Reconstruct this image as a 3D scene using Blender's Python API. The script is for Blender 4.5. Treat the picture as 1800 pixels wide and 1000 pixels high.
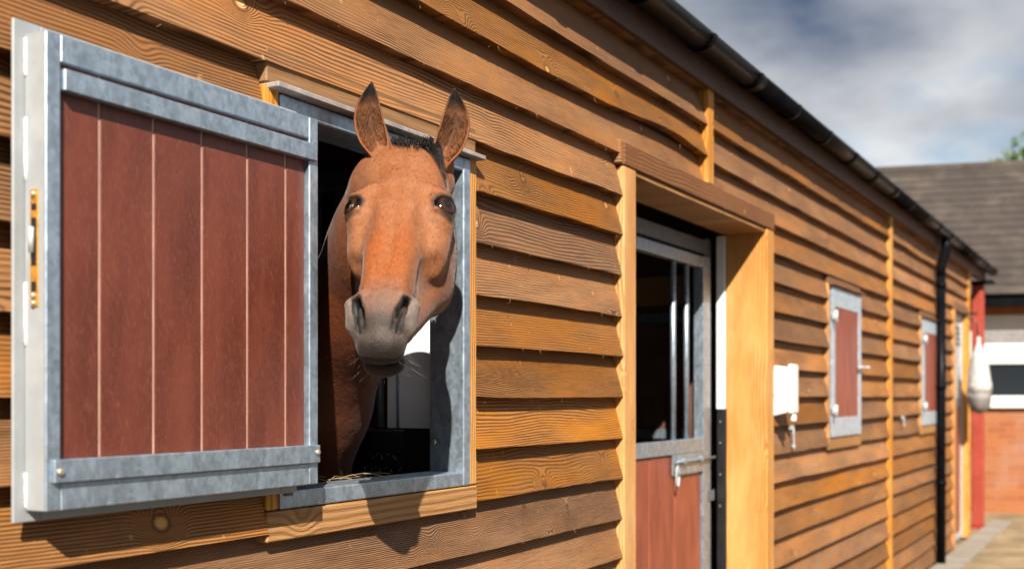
import bpy, bmesh, math, random
import numpy as np
from mathutils import Vector, Matrix
R = math.radians
for o in list(bpy.data.objects): bpy.data.objects.remove(o)
scn = bpy.context.scene
C = scn.collection
rnd = random.Random(7)

# ------------------------------------------------------------------ camera
TH = math.atan(1120 / 2000)            # angle between the view axis and the stable wall
EYE = (0.0, -1.609, 1.42)
cam_d = bpy.data.cameras.new('camera'); cam = bpy.data.objects.new('camera', cam_d); C.objects.link(cam)
cam.location = EYE
cam.rotation_euler = (R(90), 0, TH - R(90))
cam_d.sensor_width = 36; cam_d.lens = 40; cam_d.shift_y = 197 / 1800
cam_d.clip_start = 0.05; cam_d.clip_end = 2000
cam_d.dof.use_dof = True; cam_d.dof.focus_distance = 2.68; cam_d.dof.aperture_fstop = 2.9
scn.camera = cam

# ------------------------------------------------------------------ world
SUN = Vector((1.5, 1.0, -1.4)).normalized()          # the way the sunlight travels
w = bpy.data.worlds.new('World'); scn.world = w; w.use_nodes = True
nt = w.node_tree; N = nt.nodes; L = nt.links; N.clear()
out = N.new('ShaderNodeOutputWorld'); bg = N.new('ShaderNodeBackground')
sky = N.new('ShaderNodeTexSky'); sky.sky_type = 'NISHITA'; sky.sun_disc = False
sky.sun_elevation = math.asin(-SUN.z); sky.sun_rotation = math.atan2(-SUN.x, -SUN.y)
sky.air_density = 1.2; sky.dust_density = 0.6; sky.ozone_density = 1.5
tc = N.new('ShaderNodeTexCoord')
sep = N.new('ShaderNodeSeparateXYZ'); L.new(tc.outputs['Generated'], sep.inputs[0])
def wm(op, a, b=None, clamp=False):
    m = N.new('ShaderNodeMath'); m.operation = op; m.use_clamp = clamp
    for i, v in enumerate((a, b)):
        if v is None: continue
        if isinstance(v, (int, float)): m.inputs[i].default_value = v
        else: L.new(v, m.inputs[i])
    return m.outputs[0]
zz = wm('ADD', wm('MAXIMUM', sep.outputs[2], 0.0), 0.22)
cmb = N.new('ShaderNodeCombineXYZ')
L.new(wm('DIVIDE', sep.outputs[0], zz), cmb.inputs[0]); L.new(wm('DIVIDE', sep.outputs[1], zz), cmb.inputs[1])
cmb.inputs[2].default_value = 5.1
n1 = N.new('ShaderNodeTexNoise'); n1.inputs['Scale'].default_value = 1.55; n1.inputs['Detail'].default_value = 7; n1.inputs['Roughness'].default_value = 0.52
L.new(cmb.outputs[0], n1.inputs['Vector'])
cov = N.new('ShaderNodeMapRange'); cov.interpolation_type = 'SMOOTHSTEP'
cov.inputs['From Min'].default_value = 0.30; cov.inputs['From Max'].default_value = 0.46
L.new(n1.outputs['Fac'], cov.inputs['Value'])
mp = N.new('ShaderNodeMapping'); mp.inputs['Location'].default_value = (0.884, 12.29, 0.404)
L.new(cmb.outputs[0], mp.inputs['Vector'])
n2 = N.new('ShaderNodeTexNoise'); n2.inputs['Scale'].default_value = 1.7; n2.inputs['Detail'].default_value = 6; n2.inputs['Roughness'].default_value = 0.46
L.new(mp.outputs[0], n2.inputs['Vector'])
crp = N.new('ShaderNodeValToRGB')
crp.color_ramp.elements[0].position = 0.34; crp.color_ramp.elements[0].color = (0.80, 1.2, 2.05, 1)
crp.color_ramp.elements[1].position = 0.63; crp.color_ramp.elements[1].color = (7.6, 7.7, 7.8, 1)
L.new(n2.outputs['Fac'], crp.inputs[0])
mx = N.new('ShaderNodeMix'); mx.data_type = 'RGBA'
L.new(cov.outputs[0], mx.inputs[0]); L.new(sky.outputs[0], mx.inputs[6]); L.new(crp.outputs[0], mx.inputs[7])
L.new(mx.outputs[2], bg.inputs[0]); bg.inputs[1].default_value = 0.05
L.new(bg.outputs[0], out.inputs[0])

# ------------------------------------------------------------------ sun, exposure
sd = bpy.data.lights.new('sun', 'SUN'); sd.energy = 5.0; sd.angle = R(0.5); sd.color = (1.0, 0.93, 0.82)
sun = bpy.data.objects.new('sun', sd); C.objects.link(sun)
sun.rotation_euler = SUN.to_track_quat('-Z', 'Y').to_euler(); sun.location = (-4, -6, 8)
scn.view_settings.view_transform = 'Standard'; scn.view_settings.look = 'None'
scn.view_settings.gamma = 1; scn.view_settings.exposure = 1.12
scn.view_settings.use_curve_mapping = False

# ================================================================== materials
class NB:
    """small node-building helper"""
    def __init__(s, name):
        s.m = bpy.data.materials.new(name); s.m.use_nodes = True
        s.t = s.m.node_tree; s.n = s.t.nodes; s.l = s.t.links
        s.b = s.n['Principled BSDF']
    def new(s, k): return s.n.new(k)
    def put(s, sock, v):
        if hasattr(v, 'is_linked'): s.l.new(v, sock)
        elif isinstance(v, (tuple, list)) and len(v) == 3 and sock.type == 'RGBA': sock.default_value = (*v, 1)
        else: sock.default_value = v
    def math(s, op, a, b=0.0, c=None, clamp=False):
        m = s.new('ShaderNodeMath'); m.operation = op; m.use_clamp = clamp
        s.put(m.inputs[0], a); s.put(m.inputs[1], b)
        if c is not None: s.put(m.inputs[2], c)
        return m.outputs[0]
    def mix(s, f, a, b, mode='MIX'):
        m = s.new('ShaderNodeMix'); m.data_type = 'RGBA'; m.blend_type = mode
        s.put(m.inputs[0], f); s.put(m.inputs[6], a); s.put(m.inputs[7], b)
        return m.outputs[2]
    def vec(s, x, y, z):
        c = s.new('ShaderNodeCombineXYZ'); s.put(c.inputs[0], x); s.put(c.inputs[1], y); s.put(c.inputs[2], z)
        return c.outputs[0]
    def noise(s, v, scale, detail=3, rough=0.5):
        n = s.new('ShaderNodeTexNoise'); s.put(n.inputs['Vector'], v)
        n.inputs['Scale'].default_value = scale; n.inputs['Detail'].default_value = detail; n.inputs['Roughness'].default_value = rough
        return n.outputs['Fac']
    def ramp(s, f, lo, hi, smooth=True):
        m = s.new('ShaderNodeMapRange'); m.interpolation_type = 'SMOOTHSTEP' if smooth else 'LINEAR'
        s.put(m.inputs['Value'], f); m.inputs['From Min'].default_value = lo; m.inputs['From Max'].default_value = hi
        return m.outputs[0]
    def obj(s):
        t = s.new('ShaderNodeTexCoord'); sp = s.new('ShaderNodeSeparateXYZ'); s.l.new(t.outputs['Object'], sp.inputs[0])
        return t.outputs['Object'], sp.outputs
    def rand(s): return s.new('ShaderNodeObjectInfo').outputs['Random']
    def bump(s, h, strength, dist):
        b = s.new('ShaderNodeBump'); b.inputs['Strength'].default_value = strength; b.inputs['Distance'].default_value = dist
        s.l.new(h, b.inputs['Height']); s.l.new(b.outputs[0], s.b.inputs['Normal'])
    def done(s, col, rough=0.6, metal=0.0, spec=0.5):
        s.put(s.b.inputs['Base Color'], col); s.put(s.b.inputs['Roughness'], rough); s.put(s.b.inputs['Metallic'], metal)
        s.put(s.b.inputs['Specular IOR Level'], spec)
        return s.m

def wood(name, light, dark, ring=0.011, axis='x', ringmix=0.75, vary=0.35, knots=True, knot_col=(0.62, 0.36, 0.15), rough=0.62, fresh=None, top=False):
    b = NB(name); _, o = b.obj(); r = b.rand()
    if axis == 'x': al, ac, dp = o[0], o[2], o[1]
    elif axis == 'z': al, ac, dp = o[2], o[0], o[1]
    else: al, ac, dp = o[1], o[2], o[0]
    if axis != 'x': ac = b.math('ADD', ac, dp)
    seed = b.math('MULTIPLY', r, 37.0)
    als = b.math('ADD', al, b.math('MULTIPLY', r, 91.0))
    v1 = b.vec(b.math('MULTIPLY', als, 1.1), b.math('MULTIPLY', ac, 4.0), seed)
    big = b.math('SUBTRACT', b.noise(v1, 1.0, 2, 0.4), 0.5)
    v2 = b.vec(b.math('MULTIPLY', als, 5.0), b.math('MULTIPLY', ac, 16.0), seed)
    mid = b.math('SUBTRACT', b.noise(v2, 1.0, 2, 0.5), 0.5)
    amp = b.math('MULTIPLY_ADD', b.math('FRACT', b.math('MULTIPLY', r, 7.31)), 0.13, 0.025)
    h = b.math('ADD', ac, b.math('MULTIPLY', big, amp))
    h = b.math('MULTIPLY_ADD', mid, 0.010, h)
    kd = None
    if knots:
        vo = b.new('ShaderNodeTexVoronoi'); vo.feature = 'F1'; vo.inputs['Scale'].default_value = 1.0
        b.l.new(b.vec(b.math('MULTIPLY', als, 4.2), b.math('MULTIPLY', ac, 5.5), seed), vo.inputs['Vector'])
        kd = vo.outputs['Distance']
        kb = b.math('POWER', b.math('SUBTRACT', 1.0, b.ramp(kd, 0.0, 0.40)), 2.0)
        h = b.math('MULTIPLY_ADD', kb, 0.06, h)
    per = b.math('MULTIPLY_ADD', b.math('FRACT', b.math('MULTIPLY', r, 13.7)), ring * 0.9, ring * 0.55)
    s = b.math('SINE', b.math('MULTIPLY', b.math('DIVIDE', h, per), 6.2832))
    rg = b.math('POWER', b.math('MULTIPLY_ADD', s, 0.5, 0.5), 1.7)
    # rings fade in and out
    fade = b.ramp(b.noise(b.vec(b.math('MULTIPLY', als, 2.0), b.math('MULTIPLY', ac, 9.0), b.math('ADD', seed, 4.0)), 1.0, 2), 0.25, 0.62)
    rgf = b.math('MULTIPLY', rg, b.math('MULTIPLY_ADD', fade, 0.7, 0.3))
    fib = b.noise(b.vec(b.math('MULTIPLY', als, 9.0), b.math('MULTIPLY', ac, 420.0), seed), 1.0, 2, 0.6)
    col = b.mix(b.math('MULTIPLY', rgf, ringmix), light, dark)
    col = b.mix(b.math('MULTIPLY', b.ramp(fib, 0.35, 0.75), 0.42), col, dark)
    pat = b.noise(b.vec(b.math('MULTIPLY', als, 1.7), b.math('MULTIPLY', ac, 6.0), b.math('ADD', seed, 9.0)), 1.0, 4, 0.6)
    if fresh: col = b.mix(b.math('MULTIPLY', b.ramp(pat, 0.42, 0.68), 0.65), col, b.mix(b.math('MULTIPLY', rgf, 0.5), fresh, dark))
    if top:      # the strip under the next board keeps its oil and stays redder
        col = b.mix(b.math('MULTIPLY', b.ramp(b.math('MULTIPLY_ADD', pat, 0.10, ac), 0.115, 0.185), 0.55), col, b.mix(b.math('MULTIPLY', rgf, 0.8), (0.30, 0.115, 0.030), dark))
    if kd is not None:
        kn = b.math('SUBTRACT', 1.0, b.ramp(kd, 0.035, 0.085)); col = b.mix(b.math('MULTIPLY', kn, 0.85), col, knot_col)
        kr = b.math('MULTIPLY', b.ramp(kd, 0.06, 0.085), b.math('SUBTRACT', 1.0, b.ramp(kd, 0.085, 0.12))); col = b.mix(b.math('MULTIPLY', kr, 0.55), col, dark)
    if top:
        fk = b.noise(b.vec(b.math('MULTIPLY', als, 42.0), b.math('MULTIPLY', ac, 24.0), b.math('ADD', seed, 6.0)), 1.0, 2, 0.5)
        fk2 = b.noise(b.vec(b.math('MULTIPLY', als, 260.0), b.math('MULTIPLY', ac, 60.0), seed), 1.0, 2, 0.5)
        col = b.mix(b.math('MULTIPLY', b.ramp(fk, 0.70, 0.78), 0.55), col, (0.50, 0.30, 0.14))
        col = b.mix(b.math('MULTIPLY', b.ramp(fk2, 0.72, 0.78), 0.4), col, (0.50, 0.34, 0.20))
    hs = b.new('ShaderNodeHueSaturation'); b.l.new(col, hs.inputs['Color'])
    b.put(hs.inputs['Value'], b.math('MULTIPLY_ADD', b.math('FRACT', b.math('MULTIPLY', r, 5.13)), vary, 1.0 - vary * 0.5))
    b.put(hs.inputs['Saturation'], b.math('MULTIPLY_ADD', b.math('FRACT', b.math('MULTIPLY', r, 3.77)), 0.20, 0.93 if top else 0.92))
    st = b.noise(b.vec(b.math('MULTIPLY', als, 3.0), b.math('MULTIPLY', ac, 3.0), b.math('ADD', seed, 2.0)), 1.0, 5, 0.65)
    col = b.mix(b.math('MULTIPLY', b.ramp(st, 0.5, 0.8), 0.35), hs.outputs[0], (light[0] * .45, light[1] * .4, light[2] * .4))
    hh = b.math('ADD', b.math('MULTIPLY', rgf, -0.6), b.math('MULTIPLY', fib, 0.8))
    b.bump(hh, 0.8, 0.0024)
    return b.done(col, rough, 0.0, 0.35)

M = {}
M['board'] = wood('larch_cladding', (0.315, 0.150, 0.058), (0.040, 0.0145, 0.006), ring=0.0080, fresh=(0.36, 0.140, 0.032), ringmix=1.0, vary=0.55, top=True)
M['board_end'] = M['board']
M['pine_z'] = wood('fresh_pine_upright', (0.56, 0.265, 0.058), (0.30, 0.095, 0.012), ring=0.015, axis='z', ringmix=1.0, vary=0.14, fresh=(0.62, 0.36, 0.12), knot_col=(0.35, 0.13, 0.04))
M['pine_x'] = wood('pine_sill', (0.42, 0.215, 0.075), (0.20, 0.08, 0.024), ring=0.014, axis='x', vary=0.2)
M['lintel'] = wood('stained_lintel', (0.20, 0.092, 0.042), (0.10, 0.042, 0.019), ring=0.014, axis='x', ringmix=0.6, vary=0.1, knot_col=(0.42, 0.2, 0.07))
M['sawn'] = wood('rough_sawn_lintel', (0.27, 0.155, 0.080), (0.13, 0.064, 0.029), ring=0.02, axis='x', ringmix=0.5, vary=0.1)
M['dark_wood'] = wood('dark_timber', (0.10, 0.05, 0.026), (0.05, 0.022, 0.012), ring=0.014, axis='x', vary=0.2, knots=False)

def galv(name, base=(0.37, 0.45, 0.53), metal=0.75, rough=0.42, dirt=0.25):
    b = NB(name); oc, o = b.obj()
    vo = b.new('ShaderNodeTexVoronoi'); vo.inputs['Scale'].default_value = 95; b.l.new(oc, vo.inputs['Vector'])
    sp = b.new('ShaderNodeSeparateColor'); b.l.new(vo.outputs['Color'], sp.inputs[0])
    st = b.noise(b.vec(b.math('MULTIPLY', o[0], 46.0), b.math('MULTIPLY', o[1], 46.0), b.math('MULTIPLY', o[2], 20.0)), 1.0, 5, 0.65)
    big = b.noise(oc, 6.0, 4, 0.6)
    k = b.math('ADD', b.math('MULTIPLY', sp.outputs[0], 0.45), b.math('MULTIPLY', b.ramp(st, 0.32, 0.68), 0.55))
    col = b.mix(k, tuple(v * 0.64 for v in base), tuple(min(1, v * 1.20) for v in base))
    col = b.mix(b.math('MULTIPLY', b.ramp(big, 0.55, 0.78), dirt), col, (0.30, 0.27, 0.22))
    rg = b.math('MULTIPLY_ADD', st, 0.3, rough - 0.15)
    b.bump(st, 0.15, 0.002)
    return b.done(col, rg, metal, 0.5)
M['galv'] = galv('galvanised_steel')
M['galv_light'] = galv('light_galvanised_steel', (0.50, 0.58, 0.66), 0.45, 0.45)
M['galv_dull'] = galv('dull_galvanised_steel', (0.18, 0.21, 0.24), 0.6, 0.5)
M['galv_pale'] = galv('pale_zinc_edge', (0.50, 0.53, 0.55), 0.35, 0.5, 0.5)

def plank_plastic(name, g):
    b = NB(name); oc, o = b.obj(); r = b.rand()
    s = b.math('MULTIPLY', r, 40.0)
    sc = b.noise(b.vec(b.math('MULTIPLY', o[0], 330.0), b.math('ADD', o[1], s), b.math('MULTIPLY', o[2], 70.0)), 1.0, 4, 0.7)
    dg = b.noise(b.vec(b.math('ADD', b.math('MULTIPLY', o[0], 190.0), b.math('MULTIPLY', o[2], 60.0)), s, b.math('MULTIPLY', o[2], 40.0)), 1.0, 4, 0.6)
    cl = b.noise(b.vec(b.math('MULTIPLY', o[0], 16.0), s, b.math('MULTIPLY', o[2], 4.0)), 1.0, 4, 0.6)
    col = b.mix(b.ramp(cl, 0.25, 0.75), (0.072 * g, 0.0155 * g, 0.0085 * g), (0.125 * g, 0.030 * g, 0.0165 * g))
    col = b.mix(b.math('MULTIPLY', b.ramp(sc, 0.50, 0.78), 0.62), col, (0.24, 0.085, 0.055))
    col = b.mix(b.math('MULTIPLY', b.ramp(dg, 0.52, 0.80), 0.45), col, (0.20, 0.07, 0.045))
    b.bump(b.math('ADD', sc, dg), 0.25, 0.0012)
    return b.done(col, 0.42, 0, 0.5)
M['plank'] = plank_plastic('brown_plastic_planks', 1.15)
M['plank_faded'] = plank_plastic('faded_plastic_planks', 2.2)

def plain(name, c, rough=0.5, metal=0.0, amount=0.25, scale=9.0, spec=0.5, bump=0.0):
    b = NB(name); oc, o = b.obj()
    n = b.noise(oc, scale, 5, 0.62)
    col = b.mix(b.ramp(n, 0.3, 0.75), tuple(v * (1 - amount) for v in c), tuple(min(1, v * (1 + amount * .6)) for v in c))
    if bump: b.bump(n, bump, 0.004)
    return b.done(col, b.math('MULTIPLY_ADD', n, 0.2, rough - 0.1), metal, spec)
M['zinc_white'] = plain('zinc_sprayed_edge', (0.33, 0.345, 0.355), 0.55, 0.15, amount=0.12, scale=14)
M['groove'] = plain('plank_seam', (0.52, 0.30, 0.23), 0.6)  # pale pink seams: light caught on the plank bevels, painted as colour
M['white_plastic'] = plain('white_plastic', (0.66, 0.66, 0.64), 0.4, amount=0.05)
M['white_panel'] = plain('white_wall_lining', (0.90, 0.90, 0.93), 0.45, amount=0.12, scale=4)
M['black_plastic'] = plain('black_gutter_plastic', (0.005, 0.005, 0.006), 0.3, amount=0.4, spec=0.5)
M['black_plastic'].node_tree.nodes['Principled BSDF'].inputs['IOR'].default_value = 1.12
M['black_rubber'] = plain('black_rubber', (0.010, 0.010, 0.011), 0.42, amount=0.4, spec=0.6)
M['brass'] = plain('yellow_zinc_plate', (0.62, 0.30, 0.045), 0.38, 0.55, amount=0.35, scale=60)
M['weld'] = plain('white_weld_bead', (0.78, 0.78, 0.76), 0.6, amount=0.2, scale=120, bump=0.6)
M['screw'] = plain('plated_screw', (0.55, 0.48, 0.36), 0.35, 0.7, scale=80)
M['lead'] = plain('flashing_strip', (0.30, 0.265, 0.25), 0.6, amount=0.3, scale=25)
M['fascia'] = plain('fascia_paint', (0.075, 0.033, 0.02), 0.6, amount=0.3, scale=14)
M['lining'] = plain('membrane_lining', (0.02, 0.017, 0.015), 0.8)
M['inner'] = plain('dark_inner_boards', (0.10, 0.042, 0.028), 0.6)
M['red_paint'] = plain('red_painted_steel', (0.32, 0.045, 0.024), 0.5, amount=0.18, scale=5)
M['render_white'] = plain('white_joinery', (0.62, 0.62, 0.60), 0.5, amount=0.06)
M['sack'] = plain('white_woven_sack', (0.50, 0.49, 0.47), 0.7, amount=0.3, scale=16)
M['sack_grey'] = plain('grey_sack_base', (0.20, 0.19, 0.185), 0.7, amount=0.3, scale=16)
M['roof_sheet'] = plain('dark_roof_sheet', (0.05, 0.045, 0.043), 0.7)
M['bark'] = plain('bark', (0.09, 0.065, 0.045), 0.9, amount=0.5, scale=12)
M['hay'] = plain('hay', (0.22, 0.15, 0.07), 0.8, amount=0.4, scale=30)
g = NB('window_glass'); M['glass'] = g.done((0.012, 0.016, 0.018), 0.06, 0, 0.5)

def ground_mat():
    b = NB('yard_ground'); oc, o = b.obj()
    n = b.noise(oc, 0.7, 7, 0.62); f = b.noise(oc, 26.0, 5, 0.7)
    col = b.mix(b.ramp(n, 0.32, 0.68), (0.045, 0.038, 0.028), (0.075, 0.062, 0.045))
    col = b.mix(b.math('MULTIPLY', b.ramp(f, 0.45, 0.75), 0.5), col, (0.09, 0.065, 0.035))
    b.bump(f, 0.5, 0.02)
    return b.done(col, 0.9, 0, 0.2)
M['ground'] = ground_mat()
M['sand'] = plain('sandy_ground', (0.27, 0.20, 0.12), 0.9, amount=0.4, scale=2.5, bump=0.4, spec=0.1)
M['concrete'] = plain('concrete_apron', (0.25, 0.22, 0.18), 0.85, amount=0.22, scale=3, bump=0.2)
def brick_mat():
    b = NB('far_brickwork'); oc, o = b.obj()
    t = b.new('ShaderNodeTexBrick'); b.l.new(b.vec(o[0], o[2], 0.0), t.inputs['Vector'])
    t.inputs['Scale'].default_value = 1.0; t.inputs['Brick Width'].default_value = 0.225; t.inputs['Row Height'].default_value = 0.075
    t.inputs['Mortar Size'].default_value = 0.006
    t.inputs['Color1'].default_value = (0.30, 0.105, 0.036, 1); t.inputs['Color2'].default_value = (0.24, 0.075, 0.03, 1); t.inputs['Mortar'].default_value = (0.27, 0.12, 0.06, 1)
    n = b.noise(oc, 1.6, 4, 0.6)
    col = b.mix(b.math('MULTIPLY', b.ramp(n, 0.42, 0.7), 0.55), t.outputs['Color'], (0.30, 0.19, 0.15))
    return b.done(col, 0.85, 0, 0.2)
M['brick'] = brick_mat()
def tile_mat():
    b = NB('grey_brown_roof_tiles'); oc, o = b.obj()
    t = b.new('ShaderNodeTexBrick'); b.l.new(b.vec(o[0], o[1], 0.0), t.inputs['Vector'])
    t.inputs['Scale'].default_value = 1.0; t.inputs['Brick Width'].default_value = 0.19; t.inputs['Row Height'].default_value = 0.19; t.inputs['Mortar Size'].default_value = 0.007
    t.inputs['Color1'].default_value = (0.046, 0.037, 0.033, 1); t.inputs['Color2'].default_value = (0.058, 0.046, 0.040, 1); t.inputs['Mortar'].default_value = (0.045, 0.038, 0.035, 1)
    n = b.noise(oc, 2.2, 6, 0.7)
    col = b.mix(b.math('MULTIPLY', b.ramp(n, 0.45, 0.75), 0.6), t.outputs['Color'], (0.12, 0.098, 0.075))
    return b.done(col, 0.9, 0, 0.2)
M['tile'] = tile_mat()
def leaf_mat():
    b = NB('tree_leaves'); r = b.noise(b.obj()[0], 3.0, 3)
    col = b.mix(r, (0.035, 0.07, 0.018), (0.10, 0.15, 0.035))
    b.b.inputs['Transmission Weight'].default_value = 0.0
    return b.done(col, 0.6, 0, 0.3)
M['leaf'] = leaf_mat()

def coat_mat():
    b = NB('bay_horse_coat'); oc, o = b.obj()
    at = b.new('ShaderNodeAttribute'); at.attribute_name = 'coat'
    fine = b.noise(b.vec(b.math('MULTIPLY', o[0], 260.0), b.math('MULTIPLY', o[1], 260.0), b.math('MULTIPLY', o[2], 90.0)), 1.0, 3, 0.7)
    pat = b.noise(oc, 22.0, 5, 0.65); clump = b.noise(b.vec(b.math('MULTIPLY', o[0], 95.0), b.math('MULTIPLY', o[1], 95.0), b.math('MULTIPLY', o[2], 50.0)), 1.0, 4, 0.65)
    col = b.mix(b.math('MULTIPLY', b.ramp(fine, 0.45, 0.8), 0.30), at.outputs['Color'], (0.06, 0.018, 0.006))
    col = b.mix(b.math('MULTIPLY', b.ramp(pat, 0.45, 0.75), 0.28), col, b.mix(1.0, at.outputs['Color'], (1.35, 1.25, 1.15), 'MULTIPLY'))
    col = b.mix(b.math('MULTIPLY', b.ramp(clump, 0.42, 0.72), 0.35), col, b.mix(1.0, col, (0.55, 0.45, 0.40), 'MULTIPLY'))
    lowb = b.new('ShaderNodeBump'); lowb.inputs['Strength'].default_value = 0.5; lowb.inputs['Distance'].default_value = 0.007
    b.l.new(b.noise(oc, 34.0, 4, 0.55), lowb.inputs['Height'])
    b.bump(b.math('ADD', b.math('ADD', fine, b.math('MULTIPLY', clump, 1.6)), b.math('MULTIPLY', pat, 3.0)), 0.28, 0.0022)
    b.l.new(lowb.outputs[0], [n_ for n_ in b.n if n_.type == 'BUMP' and n_ != lowb][0].inputs['Normal'])
    b.b.inputs['Sheen Weight'].default_value = 0.12; b.b.inputs['Sheen Roughness'].default_value = 0.4
    return b.done(col, 0.62, 0, 0.25)
M['coat'] = coat_mat()
M['hair'] = plain('black_mane_hair', (0.018, 0.014, 0.012), 0.45, amount=0.4)
M['hair_brown'] = plain('brown_ear_hair', (0.20, 0.075, 0.024), 0.65, amount=0.5)
M['hair_lip'] = plain('lip_bristle', (0.15, 0.12, 0.10), 0.6)
M['hair_pale'] = plain('pale_whisker', (0.40, 0.35, 0.30), 0.5)
b_ = NB('dark_brown_eye'); oc_, o_ = b_.obj()
at_ = b_.new('ShaderNodeAttribute'); at_.attribute_name = 'coat'
M['eye'] = b_.done(at_.outputs['Color'], 0.08, 0, 0.45)

# ================================================================== helpers
def mesh_obj(name, verts, faces, mat, parent=None, origin=(0, 0, 0), smooth=False):
    ox, oy, oz = origin
    me = bpy.data.meshes.new(name)
    me.from_pydata([(x - ox, y - oy, z - oz) for x, y, z in verts], [], faces)
    me.materials.append(M[mat] if isinstance(mat, str) else mat)
    if smooth:
        me.polygons.foreach_set('use_smooth', [True] * len(me.polygons))
    me.update()
    o = bpy.data.objects.new(name, me); C.objects.link(o)
    place(o, origin, parent)
    return o
def wloc(o):
    p = Vector(o.location)
    while o.parent: o = o.parent; p += o.location
    return p
def place(o, origin, parent):
    if parent is not None:
        o.parent = parent; o.location = Vector(origin) - wloc(parent)
    else: o.location = origin
def thing(name, loc, label, cat, group=None):
    e = bpy.data.objects.new(name, None); C.objects.link(e); e.location = loc; e.empty_display_size = 0.1
    return tag(e, label, cat, group)
def tag(o, label, cat, group=None):
    o['label'] = label; o['category'] = cat
    if group: o['group'] = group
    return o
CUBE_F = [(0, 3, 2, 1), (4, 5, 6, 7), (0, 1, 5, 4), (1, 2, 6, 5), (2, 3, 7, 6), (3, 0, 4, 7)]
def boxv(x0, x1, y0, y1, z0, z1):
    return [(x0, y0, z0), (x1, y0, z0), (x1, y1, z0), (x0, y1, z0), (x0, y0, z1), (x1, y0, z1), (x1, y1, z1), (x0, y1, z1)]
def bm_bevel(me, w_, seg=1):
    bm = bmesh.new(); bm.from_mesh(me)
    bmesh.ops.recalc_face_normals(bm, faces=bm.faces)
    if w_: bmesh.ops.bevel(bm, geom=list(bm.edges), offset=w_, segments=seg, affect='EDGES', profile=0.6)
    bm.to_mesh(me); bm.free()
def box(name, x0, x1, y0, y1, z0, z1, mat, parent=None, bevel=0.003):
    o = mesh_obj(name, boxv(x0, x1, y0, y1, z0, z1), CUBE_F, mat, parent, (x0, y0, z0))
    if bevel: bm_bevel(o.data, min(bevel, 0.3 * min(x1 - x0, y1 - y0, z1 - z0)))
    return o
def boxes(name, lst, mat, parent=None, bevel=0.002):
    V, F = [], []
    for bx in lst:
        n = len(V); V += boxv(*bx); F += [tuple(i + n for i in f) for f in CUBE_F]
    o = mesh_obj(name, V, F, mat, parent, V[0])
    if bevel: bm_bevel(o.data, bevel)
    return o
def tube_vf(path, rad, seg=10, caps=True):
    P = [Vector(p) for p in path]; n = len(P)
    rad = rad if isinstance(rad, (list, tuple)) else [rad] * n
    V, F = [], []; up = None
    for i, p in enumerate(P):
        t = (P[min(i + 1, n - 1)] - P[max(i - 1, 0)]).normalized()
        if up is None:
            up = t.orthogonal().normalized()
        else:
            up = (up - t * up.dot(t)).normalized()
        sd_ = t.cross(up)
        for k in range(seg):
            a = 2 * math.pi * k / seg
            V.append(tuple(p + (up * math.cos(a) + sd_ * math.sin(a)) * rad[i]))
    for i in range(n - 1):
        for k in range(seg):
            k2 = (k + 1) % seg
            F.append((i * seg + k, i * seg + k2, (i + 1) * seg + k2, (i + 1) * seg + k))
    if caps:
        F.append(tuple(range(seg - 1, -1, -1))); F.append(tuple((n - 1) * seg + k for k in range(seg)))
    return V, F
def tube(name, path, rad, mat, parent=None, seg=12, smooth=True):
    V, F = tube_vf(path, rad, seg)
    o = mesh_obj(name, V, F, mat, parent, path[0])
    if smooth:
        for p in o.data.polygons: p.use_smooth = len(p.vertices) == 4
    return o
def multi(name, tubes, mat, parent=None, seg=5, origin=None):
    V, F = [], []
    for path, rad in tubes:
        v, f = tube_vf(path, rad, seg); n = len(V); V += v; F += [tuple(i + n for i in q) for q in f]
    return mesh_obj(name, V, F, mat, parent, origin or tubes[0][0][0], True)
def screw(parent, x, y, z, r=0.006, mat='screw', axis='y'):
    d = Vector((0, -1, 0)) if axis == 'y' else Vector((-1, 0, 0))
    p = Vector((x, y, z))
    return tube('screw', [p + d * -0.002, p + d * 0.003, p + d * 0.005], [r, r, r * 0.6], mat, parent, 10)

# ================================================================== setting
gr = mesh_obj('ground', [(-150, -150, 0), (150, -150, 0), (150, 150, 0), (-150, 150, 0)], [(0, 1, 2, 3)], 'ground'); gr['kind'] = 'structure'
ys = mesh_obj('sandy_yard', [(7, -9, .004), (17, -9, .004), (17, 1.5, .004), (7, 1.5, .004)], [(0, 1, 2, 3)], 'sand'); ys['kind'] = 'structure'
pv = box('pavement', -3, 13.9, -0.26, -0.06, -0.02, 0.03, 'concrete'); pv['kind'] = 'structure'

# ================================================================== stable building
ST = thing('stable_building', (0, 0, 0), 'long timber clad stable with lapped brown boards and black gutter', 'building')
P = 0.1375
WIN = [(0.0, 'open'), (4.645, 'closed'), (7.60, 'closed')]
WX0, WX1, WZ0, WZ1 = 1.816, 2.568, 1.187, 2.045        # outer size of a window frame
DX0, DX1, DZ1 = 3.667, 5.228, 2.19                       # doorway
EX0, EX1, EZ1 = 11.17, 11.98, 2.22                       # far doorway
WALL0, WALL1, SOFF = -0.9, 12.1, 2.69
holes = [(WX0 + d - 0.037, WX1 + d + 0.037, 1.122, 2.12) for d, _ in WIN]
holes += [(3.564, 5.338, -1, 2.285), (EX0 - 0.09, EX1 + 0.02, -1, EZ1 + 0.08)]
strips = [(4.405, 4.475, 2.285), (8.13, 8.205, 0.0)]

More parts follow.
